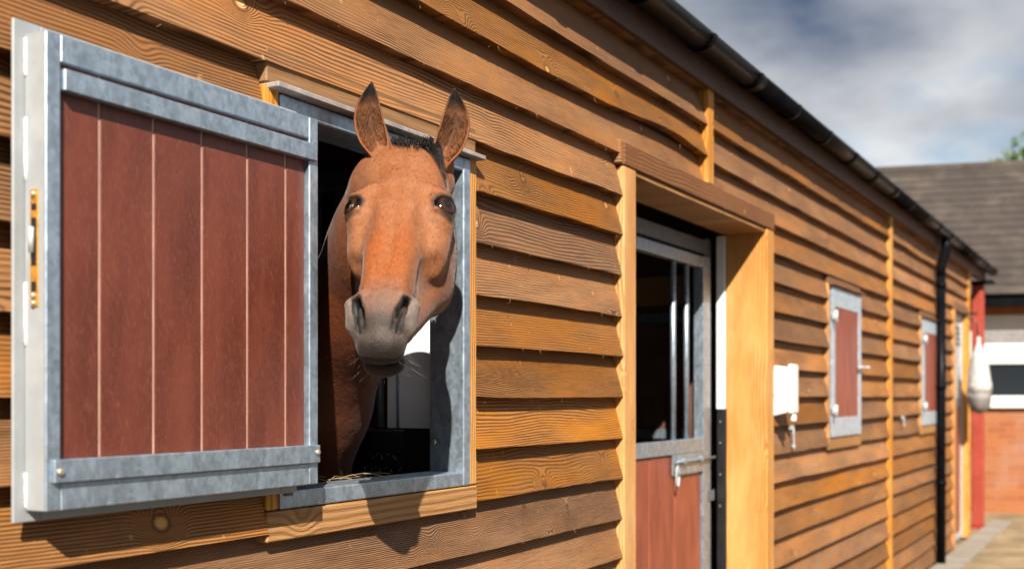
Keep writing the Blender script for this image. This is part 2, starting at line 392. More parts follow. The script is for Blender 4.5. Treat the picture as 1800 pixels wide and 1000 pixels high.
def cladding_board(x0, x1, zb, k, waney=None):
    n = max(2, int((x1 - x0) / 0.16)); V, F = [], []
    h = P + 0.022; ph = [rnd.uniform(0, 6.3) for _ in range(4)]; am = rnd.uniform(0.0006, 0.0022)
    fw = rnd.uniform(-0.003, 0.003); zt = rnd.uniform(-0.0025, 0.0025); sl = rnd.uniform(-0.0012, 0.0012)
    bow = rnd.uniform(-0.002, 0.003)
    for i in range(n + 1):
        x = x0 + (x1 - x0) * i / n
        s = (x - x0) / max(x1 - x0, .1)
        dz = am * (math.sin(x * 5.1 + ph[0]) + 0.6 * math.sin(x * 13.7 + ph[1])) + zt + sl * (x - x0)
        dy = 0.0015 * math.sin(x * 3.3 + ph[2]) + fw + bow * (4 * s * (1 - s) - .5)
        if waney: dz += waney(x)
        V += [(x, -0.047 + dy, zb + dz), (x, -0.0095 + dy * .2, zb + dz + 0.001), (x, 0.002, zb + h), (x, -0.0035, zb + h)]
    for i in range(n):
        a = 4 * i
        for j in range(4):
            j2 = (j + 1) % 4; F.append((a + j, a + 4 + j, a + 4 + j2, a + j2))
    F.append((0, 1, 2, 3)); m = 4 * n; F.append((m + 3, m + 2, m + 1, m))
    F = [tuple(reversed(f)) for f in F]
    return mesh_obj('board', V, F, 'board', ST, (x0, 0, zb))
for k in range(-10, 10):
    zb = 1.42 + P * k
    cuts = [(a, b) for a, b, z0, z1 in holes if z0 - 0.02 < zb + P * 0.5 < z1]
    cuts += [(a + 0.012, b - 0.012) for a, b, z0 in strips if zb + P * .5 > z0]
    cuts.sort(); x = WALL0; spans = []
    for a, b in cuts:
        spans.append((x, a)); x = b
    spans.append((x, WALL1 - 0.02))
    for a, b in spans:
        if b - a < 0.06: continue
        wf = None
        if k == 7 and a < 4.3 < b + .2:
            wf = lambda x: 0.032 * math.exp(-((x - 4.0) / 0.33) ** 2) * (1 if x > 3.2 else 0)
        cladding_board(a + 0.002, b - 0.002, zb, k, wf)
sp_ = []
for i in range(170):
    k = rnd.randint(-3, 9); x = rnd.uniform(1.2, 5.0); zb = 1.42 + P * k + .002
    if any(a - .01 < x < b + .01 and z0 - .02 < zb + P * .5 < z1 for a, b, z0, z1 in holes): continue
    y = rnd.uniform(-.047, -.036); l = rnd.uniform(.006, .022)
    sp_.append(([(x, y, zb), (x + rnd.gauss(0, .4) * l, y - rnd.uniform(0, .4) * l, zb - l * .6), (x + rnd.gauss(0, .7) * l, y - rnd.uniform(0, .6) * l, zb - l)], [.0011, .0008, .0003]))
spo = multi('splinters', sp_, 'sawn', ST, 3); spo['kind'] = 'stuff'
# lining behind the cladding, with the openings left free
def lining(x0, x1, z0, z1): box('wall_lining', x0, x1, 0.004, 0.07, z0, z1, 'lining', ST, 0)
xs = WALL0
for a, b, zlo, zhi in [(WX0, WX1, WZ0, WZ1), (DX0, DX1, 0, 2.21), (WX0 + 4.645, WX1 + 4.645, WZ0, WZ1), (WX0 + 7.6, WX1 + 7.6, WZ0, WZ1), (EX0, EX1, 0, EZ1)]:
    a -= .03; b += .03
    lining(xs, a, 0.02, SOFF); lining(a, b, zhi + .012, SOFF)
    if zlo > 0: lining(a, b, 0.02, zlo - .012)
    xs = b
lining(xs, WALL1, 0.02, SOFF)
# end wall, back wall, inner walls, floor, ceiling: the room behind the openings
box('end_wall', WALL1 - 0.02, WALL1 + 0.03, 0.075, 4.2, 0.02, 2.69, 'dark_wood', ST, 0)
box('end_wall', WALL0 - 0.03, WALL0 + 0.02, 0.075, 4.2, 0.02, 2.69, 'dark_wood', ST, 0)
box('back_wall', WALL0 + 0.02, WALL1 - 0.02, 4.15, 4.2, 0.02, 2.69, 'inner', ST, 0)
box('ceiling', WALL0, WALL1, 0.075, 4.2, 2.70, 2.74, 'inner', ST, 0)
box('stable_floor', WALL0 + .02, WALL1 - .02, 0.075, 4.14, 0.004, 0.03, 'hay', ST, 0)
# roof, soffit, fascia
slope = math.tan(R(24))
def roof_slab(y0, z0, y1, z1, th):
    return [(WALL0 - .3, y0, z0), (13.35, y0, z0), (13.35, y1, z1), (WALL0 - .3, y1, z1)] + [(WALL0 - .3, y0, z0 + th), (13.35, y0, z0 + th), (13.35, y1, z1 + th), (WALL0 - .3, y1, z1 + th)]
mesh_obj('roof', roof_slab(-0.10, 2.835, 2.3, 2.835 + 2.4 * slope, 0.03), CUBE_F, 'roof_sheet', ST)
mesh_obj('roof', roof_slab(4.5, 2.835, 2.3005, 2.835 + 2.4 * slope, 0.03), [tuple(reversed(f)) for f in CUBE_F], 'roof_sheet', ST)
box('soffit', WALL0, 13.3, -0.048, 0.02, SOFF, SOFF + 0.012, 'dark_wood', ST, 0)
x = WALL0 - 0.28
while x < 13.2:
    x1 = min(x + 3.6, 13.33); box('fascia', x + .001, x1 - .001, -0.070, -0.050, 2.665, 2.832, 'fascia', ST, 0.002); x = x1
# vertical cover strips
for a, b, z0 in strips: box('cover_strip', a, b, -0.052, 0.0, max(z0, 0.03), SOFF - 0.002, 'pine_z', ST, 0.003)
box('corner_strip', WALL1 - 0.02, WALL1 + 0.035, -0.052, 0.05, 0.03, SOFF - 0.002, 'pine_z', ST, 0.003)
# doorway timbers
box('door_post', 3.564, DX0, -0.051, 0.15, 0.03, 2.205, 'pine_z', ST, 0.004)
box('door_post', DX1, 5.338, -0.050, 0.15, 0.03, 2.205, 'pine_z', ST, 0.004)
box('door_soffit', DX0 + 0.002, DX1 - 0.002, -0.041, 0.16, 2.19, 2.207, 'pine_x', ST, 0.002)
box('lintel', 3.566, 5.345, -0.051, 0.0, 2.210, 2.287, 'lintel', ST, 0.003)
box('lintel_end', 3.540, 3.5645, -0.046, 0.0, 2.212, 2.292, 'board', ST, 0.003)
box('edge_strip', DX1 - 0.012, DX1 + 0.05, 0.152, 0.195, 1.36, 2.185, 'white_plastic', ST, 0.003)
box('edge_strip', DX1 - 0.010, DX1 + 0.05, 0.152, 0.193, 0.03, 1.355, 'black_rubber', ST, 0.003)
for z in (0.9, 1.05, 1.2, 1.3): screw(ST, DX1 - 0.010, 0.175, z, 0.004, 'screw', 'x')
# far doorway timbers
box('door_post', EX0 - 0.09, EX0, -0.049, 0.10, 0.03, EZ1, 'pine_z', ST, 0.003)
box('door_post', EX1, EX1 + 0.025, -0.049, 0.10, 0.03, EZ1, 'pine_z', ST, 0.003)
box('lintel', EX0 - 0.09, EX1 + 0.027, -0.052, 0.0, EZ1 + .002, EZ1 + 0.08, 'lintel', ST, 0.003)

# window timbers and steel frames
for d, kind in WIN:
    x0, x1 = WX0 + d, WX1 + d
    first = kind == 'open'
    box('window_lintel', x0 - 0.037, x1 + 0.037, -0.039, 0.0, 2.062, 2.135, 'sawn' if first else 'lintel', ST, 0.003)
    box('window_trim', x0 - 0.037, x0 - 0.001, -0.042, 0.0, WZ0, 2.060, 'pine_z', ST, 0.003)
    box('window_trim', x1 + 0.001, x1 + 0.037, -0.042, 0.0, WZ0, 2.060, 'pine_z', ST, 0.003)
    box('window_trim', x0 - 0.040, x1 + 0.037, -0.044, 0.0, 1.122, WZ0 - 0.003, 'pine_x', ST, 0.003)
    box('drip_strip', x0 - 0.036, x1 + 0.040, -0.070, 0.0, 2.048, 2.060, 'lead' if first else 'lintel', ST, 0.002)
    fr = boxes('window_frame', [(x0, x0 + .035, -.046, .062, WZ0, WZ1), (x1 - .035, x1, -.046, .062, WZ0, WZ1),
                                (x0 + .0355, x1 - .0355, -.0455, .062, WZ0, WZ0 + .036), (x0 + .0355, x1 - .0355, -.0455, .062, WZ1 - .036, WZ1)], 'galv', ST, 0.003)
    if first:
        for z in (1.30, 1.62, 1.92): screw(ST, x1 - 0.0352, 0.045, z, 0.006, 'screw', 'x')

# partitions inside the stall behind the open window
PX = 2.62; MX = 2.60
box('stall_partition', PX, PX + 0.04, 0.075, 0.262, 0.03, 2.62, 'white_panel', ST, 0.003)
tube('partition_seam', [(PX - 0.002, 0.222, 1.0), (PX - 0.002, 0.222, 2.5)], 0.004, 'galv', ST, 6)
box('partition_rail', PX - 0.01, PX + 0.05, 0.266, 3.9, 1.10, 1.17, 'galv_dull', ST)
box('partition_rail', PX - 0.01, PX + 0.05, 0.266, 3.9, 2.02, 2.07, 'galv_dull', ST)
box('partition_base', PX, PX + 0.04, 0.266, 3.9, 0.03, 1.098, 'plank', ST)
for i in range(24):
    y = 0.30 + i * 0.075
    tube('partition_bar', [(PX + .02, y, 1.172), (PX + .02, y, 2.018)], 0.012, 'galv_dull', ST, 8)
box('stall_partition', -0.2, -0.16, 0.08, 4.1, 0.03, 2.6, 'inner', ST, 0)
tube('roof_brace', [(1.7, 0.9, 1.90), (2.6, 0.70, 2.42)], 0.012, 'galv_dull', ST, 8)
box('roof_tie', 0.6, 2.6, 2.0, 2.06, 2.20, 2.26, 'galv_dull', ST)
box('roof_tie', 0.6, 2.6, 2.4, 2.46, 1.95, 2.02, 'galv_dull', ST)
# screen and rear boards seen through the doorway
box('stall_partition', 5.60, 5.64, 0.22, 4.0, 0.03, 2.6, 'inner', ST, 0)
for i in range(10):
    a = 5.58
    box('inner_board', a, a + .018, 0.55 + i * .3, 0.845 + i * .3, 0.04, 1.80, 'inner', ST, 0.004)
box('partition_rail', 5.56, 5.60, 0.5, 3.9, 1.80, 1.86, 'galv_dull', ST)
box('partition_rail', 5.56, 5.60, 0.5, 3.9, 1.20, 1.25, 'galv_dull', ST)
box('inner_lining_board', 5.575, 5.598, 0.5, 3.9, 1.90, 2.05, 'pine_x', ST)

# ================================================================== open shutter by the horse
SH = thing('window_shutter', (1.17, -0.054, 1.22), 'open steel framed shutter with brown planks folded against the wall', 'shutter')
FX0, FX1 = 1.170, 1.848; TX0, TX1 = 1.192, 1.858; SZ0, SZ1 = 1.222, 2.012; TZ0, TZ1 = 1.240, 1.992
YB, YF = -0.061, -0.109
def ring(name, x0, x1, z0, z1, wx, wz, y0, y1, mat, parent, bv=0.003):
    return boxes(name, [(x0, x0 + wx, y0, y1, z0, z1), (x1 - wx, x1, y0, y1, z0, z1),
                        (x0 + wx + .0004, x1 - wx - .0004, y0 + .0004, y1, z0, z0 + wz), (x0 + wx + .0004, x1 - wx - .0004, y0 + .0004, y1, z1 - wz, z1)], mat, parent, bv)
ring('flange', FX0, FX1, SZ0, SZ1, 0.05, 0.05, YB, YB + 0.006, 'zinc_white', SH, 0.0012)
ring('frame', TX0, TX1, TZ0, TZ1, 0.028, 0.044, YF, YB - 0.0005, 'galv', SH, 0.002)
seams = [TX0 + 0.028, 1.306, 1.423, 1.539, 1.659, 1.770, TX1 - 0.028]
box('back_panel', seams[0] + .001, seams[-1] - .001, YF + 0.0138, YB - 0.002, TZ0 + .045, TZ1 - .045, 'groove', SH, 0)
for a, b in zip(seams, seams[1:]):
    pb = box('plank', a + 0.0027, b - 0.0027, YF + 0.012, YF + 0.015, TZ0 + 0.030, TZ1 - 0.030, 'plank', SH, 0.003)
box('top_channel', TX0 + 0.030, TX1 - 0.010, YF - 0.007, YF + 0.011, 1.903, 1.938, 'galv', SH, 0.002)
box('bottom_channel', TX0 + 0.010, TX1 - 0.002, YF - 0.008, YF + 0.011, 1.284, 1.321, 'galv', SH, 0.002)
screw(SH, TX0 + 0.020, YF - 0.008, 1.302, 0.006); screw(SH, TX1 - 0.012, YF - 0.008, 1.306, 0.006)
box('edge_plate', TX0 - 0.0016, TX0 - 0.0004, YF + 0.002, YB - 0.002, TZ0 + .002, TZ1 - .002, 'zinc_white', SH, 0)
# lock let into the free edge
lp = box('lock_plate', TX0 - 0.0036, TX0 + 0.002, -0.094, -0.076, 1.560, 1.745, 'brass', SH, 0.0008)
for z0, z1 in ((1.585, 1.600), (1.625, 1.700), (1.712, 1.722)):
    box('lock_slot', TX0 - 0.0044, TX0 + 0.001, -0.091, -0.080, z0, z1, 'black_rubber', lp, 0)
tube('lock_bolt', [(TX0 - 0.0085, -0.0855, 1.645), (TX0 - 0.0085, -0.0855, 1.685)], 0.0045, 'galv_pale', lp, 8)
for z in (1.566, 1.578, 1.737): screw(lp, TX0 - 0.0036, -0.085, z, 0.005, 'screw', 'x')
for z0, z1 in ((1.925, 1.985), (1.76, 1.86), (1.50, 1.60), (1.245, 1.30)):
    n = 9; rr = [0.0022 + 0.0012 * rnd.random() for _ in range(n)]
    tube('weld_bead', [(TX0 - 0.001, YB - 0.003 + 0.001 * rnd.random(), z0 + (z1 - z0) * i / (n - 1)) for i in range(n)], rr, 'weld', SH, 7)
for z in (1.25, 1.96):
    tube('hinge', [(1.835, -0.050, z - 0.035), (1.835, -0.046, z + 0.035)], 0.010, 'galv_dull', SH, 10)

# ================================================================== closed shutters
def closed_shutter(d, label):
    t = thing('window_shutter', (WX0 + d, -0.04, WZ0), label, 'shutter', 'closed window shutters along the stable')
    x0, x1 = WX0 + d + 0.004, WX1 + d - 0.004
    y = -0.053
    ring('frame', x0, x1, WZ0 + .005, WZ1 - .003, 0.075, 0.11, y, y + 0.006, 'galv_light', t, 0.0015)
    n = 5; a = x0 + .0752; wd = (x1 - x0 - .1504) / n
    for i in range(n):
        box('plank', a + wd * i + .002, a + wd * (i + 1) - .002, y + 0.003, y + 0.020, WZ0 + .112, WZ1 - .11, 'plank_faded', t, 0.003)
    for z in (1.34, 1.87):
        h = box('hinge', x0 - 0.012, x0 + 0.095, y - 0.012, y - 0.001, z - 0.018, z + 0.018, 'galv_pale', t, 0.004)
        tube('hinge_pin', [(x0 + 0.002, y - 0.02, z - 0.035), (x0 + 0.002, y - 0.02, z + 0.035)], 0.013, 'galv_pale', h, 8)
    bt = tube('bolt', [(x1 - 0.12, y - 0.016, 1.60), (x1 + 0.03, y - 0.016, 1.60)], 0.009, 'galv_pale', t, 8)
    tube('bolt_handle', [(x1 - 0.03, y - 0.016, 1.60), (x1 - 0.03, y - 0.06, 1.60)], 0.007, 'galv_pale', bt, 8)
    return t
closed_shutter(4.645, 'closed brown plank shutter with steel frame nearest the doorway')
closed_shutter(7.60, 'closed brown plank shutter partly behind the black downpipe')

# ================================================================== doors
DR = thing('stable_door', (3.70, 0.20, 0.03), 'stable door with brown lower planks and open steel grille above', 'door')
Y0 = 0.20
boxes('door_frame', [(5.150, 5.215, Y0 + .02, Y0 + .09, .035, 2.17), (3.672, 5.1495, Y0 + .02, Y0 + .09, 2.091, 2.157)], 'galv_dull', DR)
boxes('frame', [(5.045, 5.140, Y0 - .003, Y0 + .045, .05, 2.072), (3.70, 3.76, Y0 - .003, Y0 + .045, .05, 2.072),
                (3.7605, 5.0445, Y0, Y0 + .042, 2.02, 2.070), (3.7605, 5.0445, Y0, Y0 + .042, 1.167, 1.228), (3.7605, 5.0445, Y0, Y0 + .042, .05, .11)], 'galv', DR)
for a, b in zip([3.7605, 4.12, 4.418, 4.712], [4.12, 4.418, 4.712, 5.0445]):
    box('plank', a + .002, b - .002, Y0 + 0.010, Y0 + 0.035, .112, 1.165, 'plank_faded', DR, 0.004)
for xb in (4.72, 4.883):
    tube('bar', [(xb, Y0 + .021, 1.226), (xb, Y0 + .021, 2.022)], 0.0125, 'galv', DR, 12)
lt = box('latch_plate', 4.66, 5.046, Y0 - 0.004, Y0 + 0.006, 1.075, 1.1655, 'galv', DR, 0.0015)
tube('bolt', [(4.66, Y0 - .016, 1.135), (5.17, Y0 - .016, 1.135)], 0.006, 'galv', lt, 10)
for xx in (4.75, 4.97): box('bolt_keeper', xx, xx + .028, Y0 - .024, Y0 - .0045, 1.122, 1.148, 'galv', lt, 0.004)
hp = []
for i in range(13):
    a = math.pi * 2 * i / 12; hp.append((4.675 + .016 * math.cos(a), Y0 - .018, 1.072 + .045 * math.sin(a)))
tube('bolt_handle', hp, 0.0055, 'zinc_white', lt, 8)
box('hinge_plate', 5.10, 5.19, Y0 - .006, Y0 - .0035, 0.93, 0.98, 'galv_dull', DR, 0.001)

D2 = thing('stable_door', (EX0, 0.03, 0.03), 'narrow far door with pale steel top and brown lower planks', 'door')
ring('frame', EX0 + .004, EX1 - .004, 0.04, EZ1 - .005, 0.06, 0.06, 0.0, 0.035, 'galv_pale', D2)
box('top_panel', EX0 + .065, EX1 - .065, 0.012, 0.03, 1.40, EZ1 - .066, 'galv_pale', D2, .002)
for i in range(4): box('vent_slat', EX0 + .10, EX1 - .10, 0.004, 0.0115, 1.92 + i * .05, 1.945 + i * .05, 'galv_dull', D2, .001)
box('mid_rail', EX0 + .065, EX1 - .065, 0.003, 0.033, 1.32, 1.398, 'galv_dull', D2, .002)
for i in range(4):
    wd = (EX1 - EX0 - .132) / 4; a = EX0 + .066 + i * wd
    box('plank', a + .002, a + wd - .002, 0.010, 0.03, 0.102, 1.318, 'plank_faded', D2, .003)

# ================================================================== gutter and downpipe
GY, GZ, GR = -0.128, 2.785, 0.052
GU = thing('gutter', (WALL0, GY, GZ), 'black half round plastic gutter along the stable eaves', 'gutter')
def half_round(x0, x1, r0, r1, n=12):
    V, F = [], []
    for xx in (x0, x1):
        for rr in (r0, r1):
            for i in range(n + 1):
                a = math.pi + math.pi * i / n
                V.append((xx, GY + rr * math.cos(a), GZ + rr * math.sin(a)))
    m = n + 1
    for i in range(n):
        F.append((i, i + 1, 2 * m + i + 1, 2 * m + i)); F.append((m + i, 3 * m + i, 3 * m + i + 1, m + i + 1))
        F.append((i, m + i, m + i + 1, i + 1)); F.append((2 * m + i, 2 * m + i + 1, 3 * m + i + 1, 3 * m + i))
    F += [(0, 2 * m, 3 * m, m), (n, m + n, 3 * m + n, 2 * m + n)]
    return V, F
x = WALL0 - 0.3
while x < 13.3:
    x1 = min(x + 3.0, 13.38); V, F = half_round(x + .0005, x1 - .0005, GR, GR - 0.003, 14)
    o = mesh_obj('channel', V, F, 'black_plastic', GU, (x, GY, GZ), True); bm_bevel(o.data, 0); x = x1
x = WALL0 + 0.22
while x < 13.3:
    V, F = half_round(x - .016, x + .016, GR + 0.007, GR + 0.0005, 12)
    o = mesh_obj('bracket', V, F, 'black_plastic', GU, (x, GY, GZ), True); bm_bevel(o.data, 0)
    x += 0.6
DPX = 10.06
DP = thing('downpipe', (DPX, -0.10, 0), 'black round downpipe running down the timber wall', 'pipe')
tube('swan_neck', [(DPX, GY, GZ - .05), (DPX, GY, GZ - .12), (DPX, GY + .005, GZ - .16), (DPX, -0.10, GZ - .24), (DPX, -0.09, GZ - .28), (DPX, -0.09, GZ - .36)], 0.040, 'black_plastic', DP, 14)
tube('pipe', [(DPX, -0.09, GZ - .33), (DPX, -0.09, 0.03)], 0.038, 'black_plastic', DP, 16)
for z in (2.35, 1.5, 0.7):
    tube('pipe_clip', [(DPX, -0.09, z - .02), (DPX, -0.09, z + .02)], 0.045, 'black_plastic', DP, 14)

# ================================================================== small things on the wall
WB = thing('wall_box', (5.44, -0.03, 1.45), 'white plastic box on the wall beside the doorway post', 'box')
V = []
for (yy, zt, zb_, xa, xb) in ((-0.028, 1.570, 1.325, 5.362, 5.47), (-0.105, 1.562, 1.345, 5.366, 5.465)):
    V += [(xa, yy, zb_), (xb, yy, zb_), (xb, yy, zt), (xa, yy, zt)]
o = mesh_obj('body', V, [(0, 1, 2, 3), (7, 6, 5, 4), (0, 4, 5, 1), (1, 5, 6, 2), (2, 6, 7, 3), (3, 7, 4, 0)], 'white_plastic', WB, (5.44, -.03, 1.45)); bm_bevel(o.data, 0.008, 2)
box('lid', 5.360, 5.472, -0.132, -0.106, 1.338, 1.575, 'white_plastic', WB, 0.012)
box('latch', 5.40, 5.425, -0.136, -0.110, 1.30, 1.337, 'white_plastic', WB, 0.006)
def hook(x, z, s, label):
    pts = [(x, -0.055, z)] + [(x + 0.0, -0.056, z - s * .3), (x, -0.056, z - s * .75)]
    for i in range(7):
        a = math.pi * i / 6; pts.append((x - s * .16 + s * .16 * math.cos(a), -0.06, z - s * .75 - s * .2 * math.sin(a)))
    t = thing('hook', (x, -0.02, z), label, 'hook', 'small pale hooks on the wall')
    tube('shank', pts, 0.0045, 'zinc_white', t, 8)
    box('plate', x - .022, x + .022, -0.055, -0.036, z - .012, z + .012, 'zinc_white', t, .003)
hook(5.66, 1.265, 0.11, 'small white metal hook below the white wall box')
hook(8.60, 1.27, 0.07, 'small pale hook right of the tall cover strip')

# feed sack hanging by the far door
def lathe(name, prof, cx, cy, mat, parent, seg=18, jit=0.0):
    V, F = [], []
    for z, r, ox in prof:
        for k in range(seg):
            a = 2 * math.pi * k / seg; rr = r * (1 + jit * rnd.uniform(-1, 1))
            V.append((cx + ox + rr * math.cos(a), cy + rr * .8 * math.sin(a), z))
    for i in range(len(prof) - 1):
        for k in range(seg):
            k2 = (k + 1) % seg; F.append((i * seg + k, i * seg + k2, (i + 1) * seg + k2, (i + 1) * seg + k))
    F.append(tuple(range(seg - 1, -1, -1))); F.append(tuple((len(prof) - 1) * seg + k for k in range(seg)))
    return mesh_obj(name, V, F, mat, parent, (cx, cy, prof[0][0]), True)
SK = thing('hanging_sack', (11.6, -0.20, 1.3), 'white sack with grey base hanging beside the far door', 'sack')
lathe('base', [(1.26, .02, .02), (1.275, .07, .02), (1.32, .115, .015), (1.40, .135, .01), (1.455, .138, .005)], 11.6, -.20, 'sack_grey', SK, jit=.03)
lathe('bag', [(1.454, .139, .005), (1.53, .138, 0), (1.63, .125, -.01), (1.73, .105, -.03), (1.81, .08, -.04), (1.88, .045, -.05), (1.93, .02, -.05), (1.97, .03, -.05), (1.99, .012, -.05)], 11.6, -.20, 'sack', SK, jit=.05)
tube('cord', [(11.55, -.20, 1.94), (11.55, -.18, 2.12), (11.55, -.06, 2.20)], 0.008, 'black_rubber', SK, 6)
box('bracket_arm', 11.53, 11.57, -.19, -.050, 2.195, 2.215, 'black_rubber', SK, .003)

RP = thing('roof_post', (13.15, 0.0, 0), 'red painted square post under the far end of the roof', 'post')
box('shaft', 13.09, 13.21, -0.06, 0.06, 0.03, 2.62, 'red_paint', RP, 0.01)
box('base_plate', 13.03, 13.27, -0.12, 0.12, 0.002, 0.029, 'red_paint', RP, 0.003)
box('cap_bracket', 13.02, 13.28, -0.16, 0.10, 2.622, 2.66, 'black_plastic', RP, 0.003)
box('end_beam', WALL1 + .04, 13.3, -0.03, 0.05, 2.702, 2.82, 'dark_wood', ST, 0.003)

# ================================================================== feed manger inside the window
MG = thing('feed_manger', (2.8, 0.25, 0.95), 'black rubber feed manger with raised tread pattern inside the window', 'manger')
def mprof(s_):      # outline in plan round the bulging front
    a = math.pi * s_; cx_ = math.cos(a)
    return (MX - (0.15 if cx_ > 0 else 0.015) * math.copysign(abs(cx_) ** 0.75, cx_), 0.085 + 0.21 * max(math.sin(a), 0) ** 0.75)
def mpt(s_, k, z):
    x_, y_ = mprof(s_); return (MX + (x_ - MX) * k, 0.085 + (y_ - .085) * k, z)
V, F = [], []; n = 30; lv = ((0.92, .80), (0.97, .88), (1.30, 1.0), (1.318, 1.025), (1.33, 1.02), (1.333, .99), (1.30, .93), (1.05, .85), (1.03, .5))
for z, k in lv:
    for i in range(n + 1): V.append(mpt(i / n, k, z))
for j in range(len(lv) - 1):
    for i in range(n): F.append((j * (n + 1) + i, j * (n + 1) + i + 1, (j + 1) * (n + 1) + i + 1, (j + 1) * (n + 1) + i))
o = mesh_obj('bowl', V, F, 'black_rubber', MG, (2.8, .25, .95), True); bm_bevel(o.data, 0)
tr = []
for j in range(8):
    for i in range(17):
        s_ = (i + .5 + .5 * (j % 2)) / 34; z = 1.01 + j * .036; kz = .884 + .12 * (z - .97) / .33
        p = Vector(mpt(s_, kz, z)); q_ = Vector(mpt(s_ + .01, kz, z)); dd = (q_ - p).normalized() * .009; sg = 1 if (i + j) % 2 else -1
        tr.append(([(p.x - dd.x, p.y - dd.y, z - .010 * sg), tuple(p), (p.x + dd.x, p.y + dd.y, z + .010 * sg)], [.0015, .0045, .0015]))
multi('tread', tr, 'black_rubber', MG, 5)
MG.children[-1]['kind'] = 'stuff'
# wisps of hay on the sill
hw = []
for i in range(12):
    cx = rnd.uniform(1.86, 2.25); cy = rnd.uniform(-.025, .06); a = rnd.uniform(0, 6.28); l = rnd.uniform(.02, .06); z = WZ0 + .038 + rnd.random() * .008
    hw.append(([(cx - l * math.cos(a), cy - l * .5 * math.sin(a), z), (cx, cy, z + rnd.random() * .012), (cx + l * math.cos(a), cy + l * .5 * math.sin(a), z + rnd.random() * .006)], .0009))
hh_ = multi('hay_wisps', hw, 'hay', None, 4); tag(hh_, 'loose wisps of hay lying on the steel window sill', 'hay'); hh_['kind'] = 'stuff'

# ================================================================== the horse
cT, sT = math.cos(TH), math.sin(TH)
def cw(r, t, u):     # sideways, depth and height as seen from the yard -> world
    return (EYE[0] + t * cT + r * sT, EYE[1] + t * sT - r * cT, EYE[2] + u)
# frame of the head: a to the side, b from poll to muzzle, c out of the face
YAW, ALPHA, ROLL = R(4.0), R(41), R(0.3)
hx, hy = -math.sin(YAW), -math.cos(YAW)
bh = np.array([hx * math.sin(ALPHA), hy * math.sin(ALPHA), -math.cos(ALPHA)])
ch = np.array([hx * math.cos(ALPHA), hy * math.cos(ALPHA), math.sin(ALPHA)])
ah = np.array([math.cos(YAW), -math.sin(YAW), 0.0])
def roll(v):
    c, s = math.cos(ROLL), math.sin(ROLL)      # turns the top of the head to the right
    return np.array([v[0] * c + v[2] * s, v[1], -v[0] * s + v[2] * c])
ah, bh, ch = roll(ah), roll(bh), roll(ch)
BS = 0.95          # a slightly short face
EYEB, EYEC = 0.205, -0.055
HE = np.array([(706 - 900) / 2000 * 2.41, 2.41, (697 - 372) / 2000 * 2.41])
HO = HE - bh * EYEB * BS - ch * EYEC
def h2c(a, b, c): return HO + ah * a + bh * b * BS + ch * c
def h2w(a, b, c): return cw(*h2c(a, b, c))

def ell(p, c, r, rot=None):
    q = [p[i] - c[i] for i in range(3)]
    if rot is not None:
        q = [rot[i][0] * q[0] + rot[i][1] * q[1] + rot[i][2] * q[2] for i in range(3)]
    k0 = np.sqrt(sum((q[i] / r[i]) ** 2 for i in range(3))); k1 = np.sqrt(sum((q[i] / (r[i] * r[i])) ** 2 for i in range(3))) + 1e-9
    return k0 * (k0 - 1) / k1
def cap(p, a, b, ra, rb):
    ba = [b[i] - a[i] for i in range(3)]; d2 = sum(v * v for v in ba)
    h = np.clip(sum((p[i] - a[i]) * ba[i] for i in range(3)) / d2, 0, 1)
    return np.sqrt(sum((p[i] - a[i] - ba[i] * h) ** 2 for i in range(3))) - (ra + (rb - ra) * h)
def smin(a, b, k):
    h = np.maximum(k - np.abs(a - b), 0) / k
    return np.minimum(a, b) - h * h * k * 0.25
def smax(a, b, k): return -smin(-a, -b, k)
def interp(b, xs, ys):
    return np.interp(b, xs, ys)
